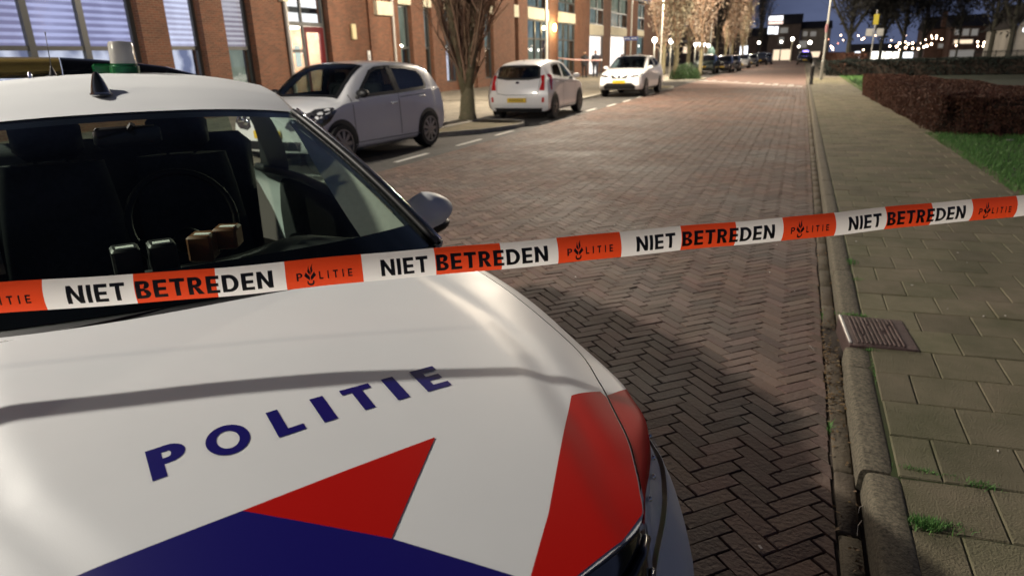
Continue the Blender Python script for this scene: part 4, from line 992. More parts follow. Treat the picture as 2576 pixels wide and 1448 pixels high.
UP = dict(sline=[[(.82, .95), (.82, .30), (-1.0, .28)], [(-.40, .90), (-1.16, .92)]], st=[(1.66, .76, .60, .66, .70, .73, .24), (1.50, .86, .66, .74, .77, .79, .20), (1.20, .945, .69, .83, .79, .815, .19), (.98, 1.00, .70, .885, .79, .82, .19), (.70, 1.20, .66, .91, .79, .82, .19), (.42, 1.375, .61, .925, .79, .82, .19), (.15, 1.452, .60, .935, .79, .82, .19), (-.35, 1.482, .60, .95, .79, .82, .19), (-.90, 1.465, .595, .975, .785, .82, .19), (-1.35, 1.425, .58, 1.0, .765, .81, .20), (-1.52, 1.38, .56, 1.0, .74, .795, .24)],
    xf=[(.2, 1.62), (.38, 1.69), (.6, 1.70), (.72, 1.66), (.80, 1.58)], xr=[(.2, -1.66), (.45, -1.75), (.75, -1.745), (.95, -1.70), (1.35, -1.57), (1.45, -1.52)], bulge=(.085, .045), ws=(.99, .21), wsw=(.66, .57),
    side=[[(.66, .985), (.50, 1.10), (.16, 1.335), (-.02, 1.385), (-.30, 1.40), (-.335, .965), (.55, .945)], [(-.40, .965), (-.37, 1.40), (-.80, 1.385), (-1.16, 1.33), (-1.26, 1.22), (-1.27, 1.06), (-1.20, .995)]],
    bp=[(-.31, .965), (-.28, 1.40), (-.36, 1.40), (-.39, .965)], rw=[(-.52, 1.0), (.52, 1.0), (.50, 1.35), (.44, 1.38), (-.44, 1.38), (-.50, 1.35)],
    hl=[(.33, .60), (.38, .70), (.50, .775), (.70, .80), (.72, .66), (.60, .57), (.42, .55)], hls=[(1.64, .66), (1.55, .58), (1.36, .66), (1.20, .80), (1.22, .845), (1.45, .835), (1.60, .78)], hlb=[(.45, .655, .06), (.60, .68, .07)], tl=[(.56, .72), (.73, .72), (.66, 1.15), (.58, 1.18)],
    wheels=[(1.14, .31), (-1.21, .31)], mirror=(.66, .97), mirm=MT['black'], handles=[(-.20, .82), (-1.05, .88)], seams=[(-.36), (.82)], grille=[[(-.50, .27), (.50, .27), (.56, .40), (-.56, .40)]], badge=[arc(0, .645, .055, .055, 0, 360, 20)], plates=[('f', .50), ('r', .52)], rim=MT['alloy'], spokes=9)
MT['dw'] = MT['dark_alloy']
make_car('parked_car', 'small white hatchback parked front towards the viewer beside the police car', 'cars parked along the left kerb', (-7.93, 10.74, 0), math.radians(-93.5), dict(UP, k=1.15), MT['paint2'])
KI = dict(bseam=[(-.60, 1.0), (-.56, .66), (-.30, .63), (.30, .63), (.56, .66), (.60, 1.0)], sline=[[(.70, .95), (.72, .30), (-.95, .28)], [(1.1, .84), (-.4, .90), (-1.3, .98)]], st=[(1.62, .78, .60, .68, .70, .73, .24), (1.45, .88, .66, .76, .77, .79, .20), (1.15, .965, .69, .85, .79, .80, .19), (.88, 1.02, .70, .90, .79, .80, .19), (.60, 1.20, .66, .92, .79, .80, .19), (.30, 1.38, .61, .94, .79, .80, .19), (0, 1.455, .60, .955, .79, .80, .19), (-.45, 1.482, .60, .98, .785, .80, .19), (-.95, 1.462, .60, 1.01, .78, .81, .19), (-1.35, 1.42, .585, 1.04, .775, .825, .20), (-1.54, 1.375, .57, 1.03, .75, .82, .22)],
    xf=[(.2, 1.66), (.4, 1.74), (.6, 1.74), (.72, 1.68), (.82, 1.60)], xr=[(.2, -1.70), (.40, -1.80), (.60, -1.815), (.80, -1.78), (.95, -1.72), (1.33, -1.58), (1.42, -1.50)], bulge=(.08, .07), ws=(.90, .06), wsw=(.66, .57),
    side=[[(.58, .99), (.40, 1.12), (.06, 1.335), (-.10, 1.385), (-.36, 1.40), (-.40, .975), (.50, .955)], [(-.46, .985), (-.42, 1.40), (-.82, 1.385), (-1.02, 1.35), (-1.22, 1.13), (-1.16, 1.06)]],
    bp=[(-.375, .985), (-.34, 1.40), (-.42, 1.40), (-.455, .985)], rw=[(-.60, 1.03), (-.3, .99), (.3, .99), (.60, 1.03), (.555, 1.31), (.46, 1.345), (-.46, 1.345), (-.555, 1.31)],
    hl=[(.36, .64), (.62, .76), (.68, .70), (.45, .60)], tl=[(.59, .74), (.73, .74), (.715, .90), (.69, 1.11), (.60, 1.09), (.64, .94)], tls=[(-1.47, .74), (-1.56, .74), (-1.56, 1.12), (-1.42, 1.13), (-1.30, 1.08), (-1.40, .92)], refl=[(.66, .45), (.72, .45), (.73, .57), (.67, .57)],
    wheels=[(1.16, .315), (-1.22, .315)], mirror=(.58, .99), handles=[(-.28, .86), (-1.0, .92)], seams=[(-.42)], lowrear=[(-.62, .2), (.62, .2), (.66, .30), (-.66, .30)], chr=[arc(0, .93, .05, .03, 0, 360, 16)], plates=[('f', .45), ('r', .50)], rim=MT['dw'], spokes=8)
make_car('parked_car', 'small white hatchback seen from behind with large red tail lights', 'cars parked along the left kerb', (-7.36, 19.87, 0), math.radians(91.2), dict(KI, k=1.10), MT['paint2'])
QQ = dict(st=[(2.06, .86, .66, .76, .76, .80, .34), (1.90, .96, .74, .84, .84, .875, .28), (1.50, 1.06, .77, .94, .865, .90, .27), (1.12, 1.12, .78, 1.0, .87, .905, .27), (.72, 1.33, .71, 1.03, .87, .905, .27), (.30, 1.52, .655, 1.045, .865, .905, .27), (-.05, 1.582, .64, 1.06, .86, .905, .27), (-.60, 1.60, .64, 1.08, .855, .905, .27), (-1.2, 1.572, .63, 1.12, .845, .905, .27), (-1.75, 1.50, .60, 1.15, .82, .895, .28), (-1.98, 1.42, .57, 1.12, .79, .87, .32)],
    xf=[(.3, 2.02), (.45, 2.11), (.7, 2.12), (.84, 2.08), (.95, 1.98)], xr=[(.3, -2.10), (.5, -2.19), (.8, -2.19), (1.0, -2.12), (1.4, -1.98), (1.5, -1.90)], bulge=(.10, .06), ws=(1.13, .10), wsw=(.74, .62),
    side=[[(.80, 1.09), (.60, 1.20), (.10, 1.455), (-.10, 1.50), (-.42, 1.515), (-.46, 1.09), (.70, 1.06)], [(-.53, 1.095), (-.50, 1.515), (-1.0, 1.50), (-1.32, 1.45), (-1.36, 1.17), (-1.2, 1.13)], [(-1.42, 1.18), (-1.40, 1.43), (-1.60, 1.36), (-1.72, 1.22)]], rw=[(-.58, 1.15), (.58, 1.15), (.50, 1.42), (-.50, 1.42)],
    hl=[(.40, .77), (.55, .86), (.76, .88), (.77, .81), (.6, .76)], hls=[(2.02, .78), (1.90, .78), (1.72, .885), (1.75, .905), (1.95, .86)], hlb=[(.52, .80, .035), (.66, .83, .035)], tl=[(.55, .9), (.80, .9), (.78, 1.08), (.55, 1.08)],
    wheels=[(1.30, .345), (-1.35, .345)], mirror=(.80, 1.08), handles=[(-.25, .98), (-1.15, 1.02)], seams=[(-.48), (.95)], clad=[(2.02, .28), (1.75, .40), (.92, .40), (.92, .345), (-.95, .345), (-.95, .40), (-2.05, .42), (-2.05, .30)], grille=[[(-.38, .86), (-.30, .72), (.30, .72), (.38, .86), (.30, .86), (.14, .74), (-.14, .74), (-.30, .86)], [(-.62, .30), (.62, .30), (.66, .44), (.50, .56), (-.50, .56), (-.66, .44)]],
    badge=[arc(0, .80, .06, .06, 0, 360, 20), [(-.33, .86), (-.11, .72), (-.06, .72), (-.26, .86)], [(.33, .86), (.26, .86), (.06, .72), (.11, .72)]], plates=[('f', .60), ('r', .9)], rim=MT['alloy'], spokes=5)
make_car('parked_car', 'white crossover parked facing the viewer with a yellow number plate', 'cars parked along the left kerb', (-6.97, 30.72, 0), math.radians(-91.0), dict(QQ, k=1.05), MT['paint2'])
MT['p_green'] = mat('dark_green_paint', (.035, .060, .050), .3, coat=.8); MT['p_black'] = mat('black_paint', (.012, .012, .014), .25, coat=.8); MT['p_grey'] = mat('grey_paint', (.16, .165, .17), .3, coat=.8, metal=.3); MT['p_silver'] = mat('silver_paint', (.42, .43, .44), .3, coat=.8, metal=.4); MT['p_blue'] = mat('dark_blue_paint', (.02, .03, .06), .3, coat=.8)
g = 'cars parked in the far row'
for (px, py, sp, m, lab, rz) in [(1768, 187, QQ, 'p_green', 'dark green car at the near end of the far parked row', -91), (1826, 183, UP, 'p_black', 'black car second in the far parked row', -91), (1846, 179, UP, 'p_grey', 'grey car third in the far parked row', -91), (1872, 173, KI, 'p_silver', 'silver car fourth in the far parked row', -90), (1895, 168, UP, 'p_grey', 'pale grey car in the far parked row behind the silver one', -90), (1917, 164, QQ, 'p_black', 'black van-like car at the far end of the parked row', -90), (1933, 161.5, UP, 'p_blue', 'dark blue car past the end of the parked row', -90)]:
    p = gnd(px, py); L = sp['st'][0][0]
    make_car('parked_car', lab, g, (min(-6.5, p[0]) if px < 1800 else p[0]-.4, p[1]+L, 0), math.radians(rz), sp, MT[m], False)
p = gnd(2023, 162.5)
pv = make_car('parked_car', 'dark car with a blue flashing light standing at the far end of the road', 'cars at the far end of the road', (p[0], p[1], 0), math.radians(-90), QQ, MT['p_black'], False)
MT['bluelight'] = emit('blue_flash', (.35, .25, 1.0), 6.0)
mb = MB(); mb.box((-.1, 0, 1.66), (.25, .7, .10), 0, 0, .03); mb.build('blue_light', MT['bluelight'], pv)
# ------------------------------------------------------------------ the brick apartment building on the left
FX = -17.2
MT['brick'] = brickmat('red_brick', (.172, .055, .025), (.095, .031, .015), (.17, .115, .072), bw=.22, bh=.0625, ms=.009, var=.16)
MT['brick_in'] = brickmat('hall_brick', (.50, .27, .16), (.42, .22, .13), (.45, .38, .30), bw=.22, bh=.0625, ms=.010)
MT['frame'] = mat('window_frame_grey', (.050, .052, .050), .4, var=.1)
MT['door_red'] = mat('red_door_paint', (.085, .004, .007), .5, spec=.2)
MT['pipe'] = mat('grey_drainpipe', (.40, .38, .35), .5, metal=.2)
MT['pane'] = glass('window_pane', (.85, .88, .90), .10, .02)
def litmat(name, c1, c2, strength, stripes=0.0, sw=.12, noise=2.0, blocky=False):
    m = bpy.data.materials.new(name); m.use_nodes = True; n = m.node_tree; n.nodes.clear()
    o = n.nodes.new('ShaderNodeOutputMaterial'); e = n.nodes.new('ShaderNodeEmission'); tcn = n.nodes.new('ShaderNodeTexCoord')
    mx = n.nodes.new('ShaderNodeMix'); mx.data_type = 'RGBA'; mx.inputs[6].default_value = (*c1, 1); mx.inputs[7].default_value = (*c2, 1)
    no = n.nodes.new('ShaderNodeTexVoronoi' if blocky else 'ShaderNodeTexNoise'); no.inputs['Scale'].default_value = noise
    mp = n.nodes.new('ShaderNodeMapping'); n.links.new(tcn.outputs['Object'], mp.inputs[0]); mp.inputs['Scale'].default_value = (1, 1, .7); n.links.new(mp.outputs[0], no.inputs['Vector'])
    cur = no.outputs['Distance'] if blocky else no.outputs['Fac']
    if stripes:
        sx = n.nodes.new('ShaderNodeSeparateXYZ'); n.links.new(tcn.outputs['Object'], sx.inputs[0])
        d = n.nodes.new('ShaderNodeMath'); d.operation = 'DIVIDE'; d.inputs[1].default_value = sw; n.links.new(sx.outputs['Z'], d.inputs[0])
        fr = n.nodes.new('ShaderNodeMath'); fr.operation = 'FRACT'; n.links.new(d.outputs[0], fr.inputs[0])
        gt = n.nodes.new('ShaderNodeMapRange'); gt.inputs[1].default_value = .45; gt.inputs[2].default_value = .6; gt.inputs[3].default_value = -stripes; gt.inputs[4].default_value = stripes; n.links.new(fr.outputs[0], gt.inputs[0])
        ad = n.nodes.new('ShaderNodeMath'); ad.operation = 'ADD'; n.links.new(cur, ad.inputs[0]); n.links.new(gt.outputs[0], ad.inputs[1]); cur = ad.outputs[0]
    mr = n.nodes.new('ShaderNodeMapRange'); mr.inputs[1].default_value = .30; mr.inputs[2].default_value = .70; n.links.new(cur, mr.inputs[0]); n.links.new(mr.outputs[0], mx.inputs[0])
    n.links.new(mx.outputs[2], e.inputs[0]); e.inputs[1].default_value = strength; n.links.new(e.outputs[0], o.inputs[0]); return m
MT['blind_lav'] = litmat('lit_blind_lavender', (.30, .28, .46), (.66, .66, 1.0), 1.15, .17, .17, .9)
MT['blind_white'] = litmat('lit_blind_white', (.45, .42, .55), (.80, .80, 1.0), 1.5, .16, .15, 1.1)
MT['blind_pink'] = litmat('lit_blind_pinkish', (.36, .30, .34), (.72, .66, .70), 1.15, .22, .15, 1.1)
MT['room_blue'] = litmat('lit_room_bluish', (.22, .24, .38), (.85, .85, 1.0), 1.15, 0, .1, 2.4, True)
MT['room_dim'] = litmat('dim_room', (.20, .23, .17), (.40, .44, .34), .85, 0, .1, 1.6)
MT['room_teal'] = litmat('dim_room_teal', (.15, .21, .20), (.38, .46, .43), .8, 0, .1, 1.8)
MT['room_warm'] = litmat('bright_doorway', (.95, .72, .58), (1.0, .94, .88), 2.6, 0, .1, 1.4)
MT['hall_white'] = mat('hall_wall_white', (.75, .73, .68), .8)
BD = empty('apartment_building', (FX, 30, 0), 0, 'long red brick apartment building with lit ground floor windows along the left pavement', 'building')
BX = lambda mb, x0, x1, y0, y1, z0, z1, bev=0: mb.box(((x0+x1)/2-FX, (y0+y1)/2-30, (z0+z1)/2), (x1-x0, y1-y0, z1-z0), 0, 0, bev)
# (from, to, kind) along the street
TOPZ = 7.2
piers = [(14.25, 15.15), (16.45, 17.35), (18.62, 20.35), (22.75, 27.85), (29.0, 30.15), (30.95, 32.25), (33.7, 34.8), (36.0, 37.1), (38.4, 41.75), (42.4, 44.05), (48.25, 50.35), (54.55, 58.75), (63.2, 65.9), (72.4, 77.5), (81.0, 90.0)]
wallb = MB()
for a, b in piers:
    pb = MB(); BX(pb, FX-.55, FX, a, b, 0, TOPZ); pb.build('brick_pier', MT['brick'], BD)
BX(wallb, FX-.545, FX-.004, 5.0, 9.4, 0, TOPZ); BX(wallb, FX-.40, FX-.06, 9.4, 14.25, 0, .95); wallb.build('wall', MT['brick'], BD)
wallb = MB(); BX(wallb, FX-.03, FX+.10, 25.35, 27.0, 0, TOPZ); wallb.build('brick_pier', MT['brick'], BD)      # projecting pier by the cable box
for a, b in ((15.15, 16.45), (17.35, 18.62), (27.85, 29.0), (30.15, 30.95), (32.25, 33.7), (34.8, 36.0), (37.1, 38.4)):
    pb = MB(); BX(pb, FX-.42, FX-.10, a, b, 0, .55); pb.build('wall_panel', MT['brick'], BD)
def window(y0, y1, z0, z1, rail, bl, low, mull=(), rec=.30, fw=.075):
    xg = FX-rec; f = MB()
    BX(f, xg-.05, xg+.05, y0, y0+fw, z0, z1); BX(f, xg-.05, xg+.05, y1-fw*1.6, y1, z0, z1); BX(f, xg-.05, xg+.05, y0+fw, y1-fw*1.6, z0, z0+fw); BX(f, xg-.05, xg+.05, y0+fw, y1-fw*1.6, z1-fw, z1)
    ms = sorted(list(mull)); edges = [y0+fw]+sum([[m-.085, m+.085] for m in ms], [])+[y1-fw*1.6]
    for m in ms: BX(f, xg-.06, xg+.07, m-.085, m+.085, z0+fw, z1-fw)
    if rail:
        for a, b in zip(edges[::2], edges[1::2]): BX(f, xg-.045, xg+.045, a, b, rail-.055, rail+.055)
    fo = f.build('window', MT['frame'], BD)
    p = MB(); BX(p, xg-.012, xg-.006, y0+.02, y1-.02, z0+.02, z1-.02); p.build('pane', MT['pane'], fo)
    q = MB(); zz = (rail+.04) if rail else (z0+z1)/2
    BX(q, xg-.16, xg-.15, y0+.01, y1-.01, zz, z1-.01); q.build('blind', MT[bl], fo)
    q = MB(); BX(q, xg-.46, xg-.45, y0-.1, y1+.1, z0, zz+.02); q.build('room', MT[low], fo)
window(9.4, 14.25, .95, 4.0, 2.18, 'blind_lav', 'room_blue', (11.27, 12.69), .28, .09)
window(15.15, 16.45, .55, 4.0, 2.20, 'blind_white', 'room_blue', (), .30)
window(17.35, 18.62, .55, 4.0, 2.20, 'blind_pink', 'room_dim', (), .30)
window(27.85, 29.0, .55, 4.1, 2.25, 'room_dim', 'room_dim', (), .25)
window(30.15, 30.95, .55, 4.1, 2.25, 'room_teal', 'room_dim', (), .25)
window(32.25, 33.7, .55, 4.2, 2.25, 'room_teal', 'room_blue', (), .25)
window(34.8, 36.0, .55, 4.2, 2.25, 'room_dim', 'room_teal', (), .25)
window(37.1, 38.4, .55, 4.2, 2.25, 'room_teal', 'room_dim', (), .25)
window(41.75, 42.4, .2, 4.1, 0, 'room_teal', 'room_teal', (), .3)
window(44.05, 48.25, .45, 4.12, 2.9, 'room_teal', 'room_dim', (45.5, 46.8), .1)
window(50.35, 54.55, .45, 4.12, 2.9, 'room_teal', 'room_teal', (51.8, 53.1), .1)
window(44.05, 48.25, 4.9, 7.0, 5.6, 'room_dim', 'room_teal', (46.1,), .1); window(50.35, 54.55, 4.9, 7.0, 5.6, 'room_dim', 'room_teal', (52.4,), .1)
for a, b in ((58.75, 63.2), (65.9, 72.4), (77.5, 81.0)): window(a, b, 4.3, 7.0, 5.6, 'room_dim', 'room_teal', ((a+b)/2,), .08)
window(58.75, 63.2, .1, 3.4, 0, 'room_warm', 'room_warm', (), .08); window(65.9, 72.4, .1, 3.5, 0, 'room_warm', 'room_warm', (), .08); window(77.5, 81.0, .1, 3.6, 0, 'room_teal', 'room_teal', (), .08)
mb = MB()
for a, b, z0, z1 in ((44.05, 48.25, 4.15, 4.88), (50.35, 54.55, 4.15, 4.88), (58.75, 63.2, 3.45, 4.28), (65.9, 72.4, 3.55, 4.28), (77.5, 81.0, 3.7, 4.28), (41.70, 42.45, 4.15, 4.88)):
    mb = MB(); BX(mb, FX-.36, FX+.03, a+.002, b-.002, z0, z1, .01); mb.build('lintel', MT['cream'], BD)
for a, b in ((27.85, 29.0), (30.15, 30.95), (32.25, 33.7), (34.8, 36.0), (37.1, 38.4)):
    mb = MB(); BX(mb, FX-.30, FX+.03, a+.002, b-.002, 4.12, 4.6, .01); mb.build('lintel', MT['cream'], BD)
mb = MB(); BX(mb, FX-.02, FX+.28, 25.75, 26.95, 3.56, 4.12, .015); mb.build('concrete_block', MT['cream'], BD)
mb = MB(); BX(mb, FX-.05, FX+.16, 20.02, 20.36, 3.75, 4.6, .01); mb.build('pipe_head', MT['cream'], BD)
for yy in (20.22, 27.12):
    mb = MB(); mb.tube([(.07 if yy < 25 else .16, yy-30, 0), (.07 if yy < 25 else .16, yy-30, 7)], .062 if yy > 25 else .075, 12)
    for z in (1.2, 3.4, 5.6): mb.lathe((.07 if yy < 25 else .16, yy-30, z), [(.066 if yy > 25 else .079, 0), (.075 if yy > 25 else .088, .01), (.075 if yy > 25 else .088, .06), (.066 if yy > 25 else .079, .07)], 12)
    mb.build('drainpipe', MT['pipe'], BD, True, 40)
# entrance
ent = MB(); xg = FX-.30
for a, b, z0, z1 in ((20.40, 20.50, 0, 7), (22.62, 22.75, 0, 7), (21.38, 21.46, 3.14, 7), (21.40, 21.48, 0, 3.0)): BX(ent, xg-.05, xg+.05, a, b, z0, z1)
for a, b, z0, z1 in ((20.50, 22.62, 3.0, 3.14), (20.50, 21.40, 2.06, 2.17), (20.50, 21.40, .0, .12), (20.50, 22.62, 4.9, 5.05)): BX(ent, xg-.045, xg+.045, a, b, z0, z1)
en = ent.build('entrance_frame', MT['frame'], BD)
mb = MB(); BX(mb, xg-.012, xg-.006, 20.45, 22.68, .05, 7); mb.build('pane', MT['pane'], en)
dr = MB()
for a, b, z0, z1 in ((21.48, 21.60, .03, 2.98), (22.38, 22.62, .03, 2.98), (21.60, 22.38, 2.78, 2.98), (21.60, 22.38, .03, .42)): BX(dr, xg-.03, xg+.058, a, b, z0, z1, .008)
do = dr.build('door', MT['door_red'], BD); mb = MB(); mb.tube([(xg+.11-FX, 21.66-30, .9), (xg+.11-FX, 21.66-30, 1.35)], .016, 8); mb.tube([(xg+.05-FX, 21.66-30, 1.0), (xg+.11-FX, 21.66-30, 1.0)], .01, 6); mb.tube([(xg+.05-FX, 21.66-30, 1.28), (xg+.11-FX, 21.66-30, 1.28)], .01, 6); mb.build('handle', MT['chrome'], do, True)
mb = MB(); BX(mb, xg-2.2, xg-2.1, 20.3, 23.2, 0, 3.0); BX(mb, xg-2.1, xg-.06, 23.1, 23.2, 0, 3.0); mb.build('hall_wall', MT['brick_in'], BD)
mb = MB(); BX(mb, xg-2.1, xg-.06, 20.3, 20.4, 0, 3.0); BX(mb, xg-2.2, xg-.06, 20.3, 23.2, 3.0, 3.08); BX(mb, xg-2.2, xg-.06, 20.4, 23.1, -.02, .02); mb.build('hall_lining', MT['hall_white'], BD)
mb = MB(); BX(mb, xg-.6, xg-.5, 20.3, 23.2, 3.09, 7.0); mb.build('stair_window', litmat('lit_stairwell', (.80, .74, .72), (1, .97, .95), 2.2, 0, .1, 1.2), BD)
mb = MB(); BX(mb, xg-1.2, xg-.8, 21.2, 22.2, 2.95, 2.985); mb.build('ceiling_lamp', emit('hall_lamp', (1, .93, .82), 9.0), BD)
lamp_light('hall_light', (xg-1.1-FX, 21.7-30, 2.7), 620, (1.0, .90, .78), .25, BD)
mb = MB(); BX(mb, xg-.02, xg+.0, 20.9, 21.2, 1.55, 2.3); mb.build('door_notice', emit('notice_white', (.8, .95, .85), .8), BD)
# things on the wall by the entrance
mb = MB(); BX(mb, FX, FX+.12, 24.05, 24.35, 2.55, 3.15, .03); wl = mb.build('wall_lamp', mat('cream_lamp_case', (.70, .60, .33), .5), BD, True, 40)
mb = MB(); BX(mb, FX, FX+.06, 25.10, 25.30, 1.72, 2.12, .015); ic = mb.build('intercom', mat('intercom_face', (.75, .75, .73), .4), BD, True, 40)
mb = MB()
for k in range(4): BX(mb, FX+.06, FX+.066, 25.16, 25.24, 1.77+k*.05, 1.795+k*.05)
mb.build('buttons', MT['dark_metal'], ic)
# bright lamp on the column farther on
mb = MB(); mb.ell((.14, 49.15-30, 3.72), (.11, .16, .26), 14, 10); mb.build('column_lamp', emit('column_lamp_glow', (1.0, .78, .38), 26.0), BD, True)
lamp_light('column_light', (.42, 49.15-30, 3.72), 320, (1.0, .74, .36), .12, BD)
mb = MB(); mb.box((-3.2, 17, 3.6), (5.0, 150, .2)); mb.box((-3.5, 18, 3.5), (.2, 150, 7.0)); mb.build('inner_core', MT['dark_metal'], BD)
mb = MB(); mb.box((-2.9, 17, 7.35), (6, 148, .3)); mb.build('roof', MT['dark_metal'], BD)
# ------------------------------------------------------------------ trees
MT['bark'] = mat('tree_bark', (.24, .195, .12), .9, var=.4, vscale=9, col2=(.13, .13, .07), bump=.8, bscale=30)
MT['bark_dark'] = mat('dark_bark', (.055, .055, .042), .9, var=.4, vscale=5, bump=.5, bscale=20)
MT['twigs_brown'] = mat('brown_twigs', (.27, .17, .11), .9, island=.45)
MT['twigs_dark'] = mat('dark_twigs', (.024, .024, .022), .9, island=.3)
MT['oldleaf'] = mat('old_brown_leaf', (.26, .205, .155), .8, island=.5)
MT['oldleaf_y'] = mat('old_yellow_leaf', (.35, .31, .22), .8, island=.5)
def tree(name, label, x, y, hgt, r0, nb, spread, first, seed, bark, twigm, ntw, leafm=None, nleaf=0, up=.85, sides=6, tr=.006, fork=None, leafsz=.04, bias=0.0, z0=.1, twl=1.0, lr=.30, fs=.5):
    R = random.Random(seed); t = empty(name, (x, y, z0), 0, label, 'tree'); tk = MB(); br = MB(); lf = MB(); tips = []
    base = [(0, 0, -.1), (0, 0, .15), (.02, .01, first), (R.gauss(0, .08), R.gauss(0, .08), hgt*.55), (R.gauss(0, .15), R.gauss(0, .15), hgt)]
    tk.tube(base, [r0*1.45, r0*1.1, r0*.92, r0*.45, r0*.06], 12)
    if fork:
        for a, l in fork: tk.tube([(0, 0, first), (math.cos(a)*l*fs*.5, math.sin(a)*l*fs*.5, first+l*.4), (math.cos(a)*l*fs, math.sin(a)*l*fs, first+l)], [r0*.75, r0*.55, r0*.25], 9)
    tk.build('trunk', bark, t, True)
    def limb(p, d, L, r, lvl):
        pts = [np.array(p)]; n = 5; d = np.array(d, float)
        for k in range(n):
            d = d+np.array([R.gauss(0, .09), R.gauss(0, .09), up*.16 if lvl < 2 else R.gauss(.04, .1)]); d /= np.linalg.norm(d); pts.append(pts[-1]+d*L/n)
        (br if True else tk).tube(pts, [r*(1-k/n*.75) for k in range(n+1)], sides if lvl < 2 else 3, cap=False)
        return pts, d
    for b in range(nb):
        f = (b+R.random())/nb; zz = first*R.uniform(.75, 1.1)+(hgt*.80-first)*f**1.15; a = R.uniform(0, 6.28)
        cx = np.interp(zz, [0, hgt*.55, hgt], [0, base[3][0], base[4][0]]); cy = np.interp(zz, [0, hgt*.55, hgt], [0, base[3][1], base[4][1]])
        L = (hgt-zz)*R.uniform(.45, .8)+.5; ta = spread*R.uniform(.5, 1.3)
        d = (math.cos(a)*math.sin(ta)+bias*.3, math.sin(a)*math.sin(ta), math.cos(ta))
        pts, dd = limb((cx, cy, zz), d, L, r0*lr*(1-f*.6)+.010, 0)
        for s_ in range(R.randint(3, 5)):
            k = R.randint(1, 4); q = pts[k]; a2 = R.uniform(0, 6.28); t2 = spread*R.uniform(.8, 2.0)
            d2 = (math.cos(a2)*math.sin(t2)+dd[0]*.5, math.sin(a2)*math.sin(t2)+dd[1]*.5, math.cos(t2)); p2, d3 = limb(q, d2, L*R.uniform(.3, .6), r0*.09+.006, 1); tips.append(p2)
        tips.append(pts)
    for k in range(ntw):
        pl = R.choice(tips); i = R.randint(1, len(pl)-1); q = pl[i]+(pl[i-1]-pl[i])*R.random(); a2 = R.uniform(0, 6.28); t2 = R.uniform(.15, 1.1)*(.5+spread); L = R.uniform(.25, .9)*twl
        d2 = np.array([math.cos(a2)*math.sin(t2), math.sin(a2)*math.sin(t2), math.cos(t2)]); e = q+d2*L
        mid = q+d2*L*.5+np.array([R.gauss(0, .03), R.gauss(0, .03), R.gauss(.03, .03)])*L
        br.tube([q, mid, e], [tr, tr*.8, tr*.4], 3, cap=False)
    for k in range(nleaf):
        pl = R.choice(tips); i = R.randint(1, len(pl)-1); c = pl[i]+(pl[i-1]-pl[i])*R.random()+np.array([R.gauss(0, .12), R.gauss(0, .12), R.gauss(0, .14)])*twl
        d = np.array([R.gauss(0, 1), R.gauss(0, 1), R.gauss(0, 1)]); d /= np.linalg.norm(d); e = np.cross(d, [R.gauss(0, 1), R.gauss(0, 1), R.gauss(0, 1)]); e /= np.linalg.norm(e)+1e-9; s_ = leafsz*R.uniform(.5, 1.4)
        lf.add([c-d*s_, c+e*s_*.45, c+d*s_, c-e*s_*.45], [(0, 1, 2, 3)])
    br.build('branches', twigm, t, True)
    if nleaf: lf.build('leaves', leafm, t)
    return t
tree('street_tree', 'slim upright bare tree with tangled brown twigs on the kerb island between two white cars', -8.42, 16.88, 5.2, .205, 110, .38, .62, 3, MT['bark'], MT['twigs_brown'], 9000, MT['oldleaf'], 2600, 1.0, 5, .0095, [(-.2, 4.4), (.9, 4.6), (2.4, 4.5), (4.0, 4.4)], .035, .16, lr=.13, fs=.15)
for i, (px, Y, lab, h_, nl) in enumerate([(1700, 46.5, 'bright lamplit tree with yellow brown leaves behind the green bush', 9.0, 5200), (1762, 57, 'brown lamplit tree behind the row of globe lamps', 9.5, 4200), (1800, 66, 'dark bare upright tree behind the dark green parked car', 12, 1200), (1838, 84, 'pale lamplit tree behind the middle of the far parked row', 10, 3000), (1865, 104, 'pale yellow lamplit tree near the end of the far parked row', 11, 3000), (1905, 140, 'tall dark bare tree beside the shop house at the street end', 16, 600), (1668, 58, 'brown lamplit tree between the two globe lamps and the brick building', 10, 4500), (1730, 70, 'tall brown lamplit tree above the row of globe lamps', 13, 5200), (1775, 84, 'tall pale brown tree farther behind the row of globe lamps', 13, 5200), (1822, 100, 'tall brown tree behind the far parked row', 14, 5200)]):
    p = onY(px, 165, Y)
    tree('street_tree', lab, p[0], Y, h_, .15+.006*i, 44, .26 if i < 6 else .38, 1.5, 40+i, MT['bark'] if i != 5 else MT['bark_dark'], MT['twigs_brown'] if i not in (2, 5) else MT['twigs_dark'], 2600, MT['oldleaf_y'] if i in (0, 4) else MT['oldleaf'], nl*2, .8, 4, .012, None, .12, 0, .1, 1.8, lr=.18)
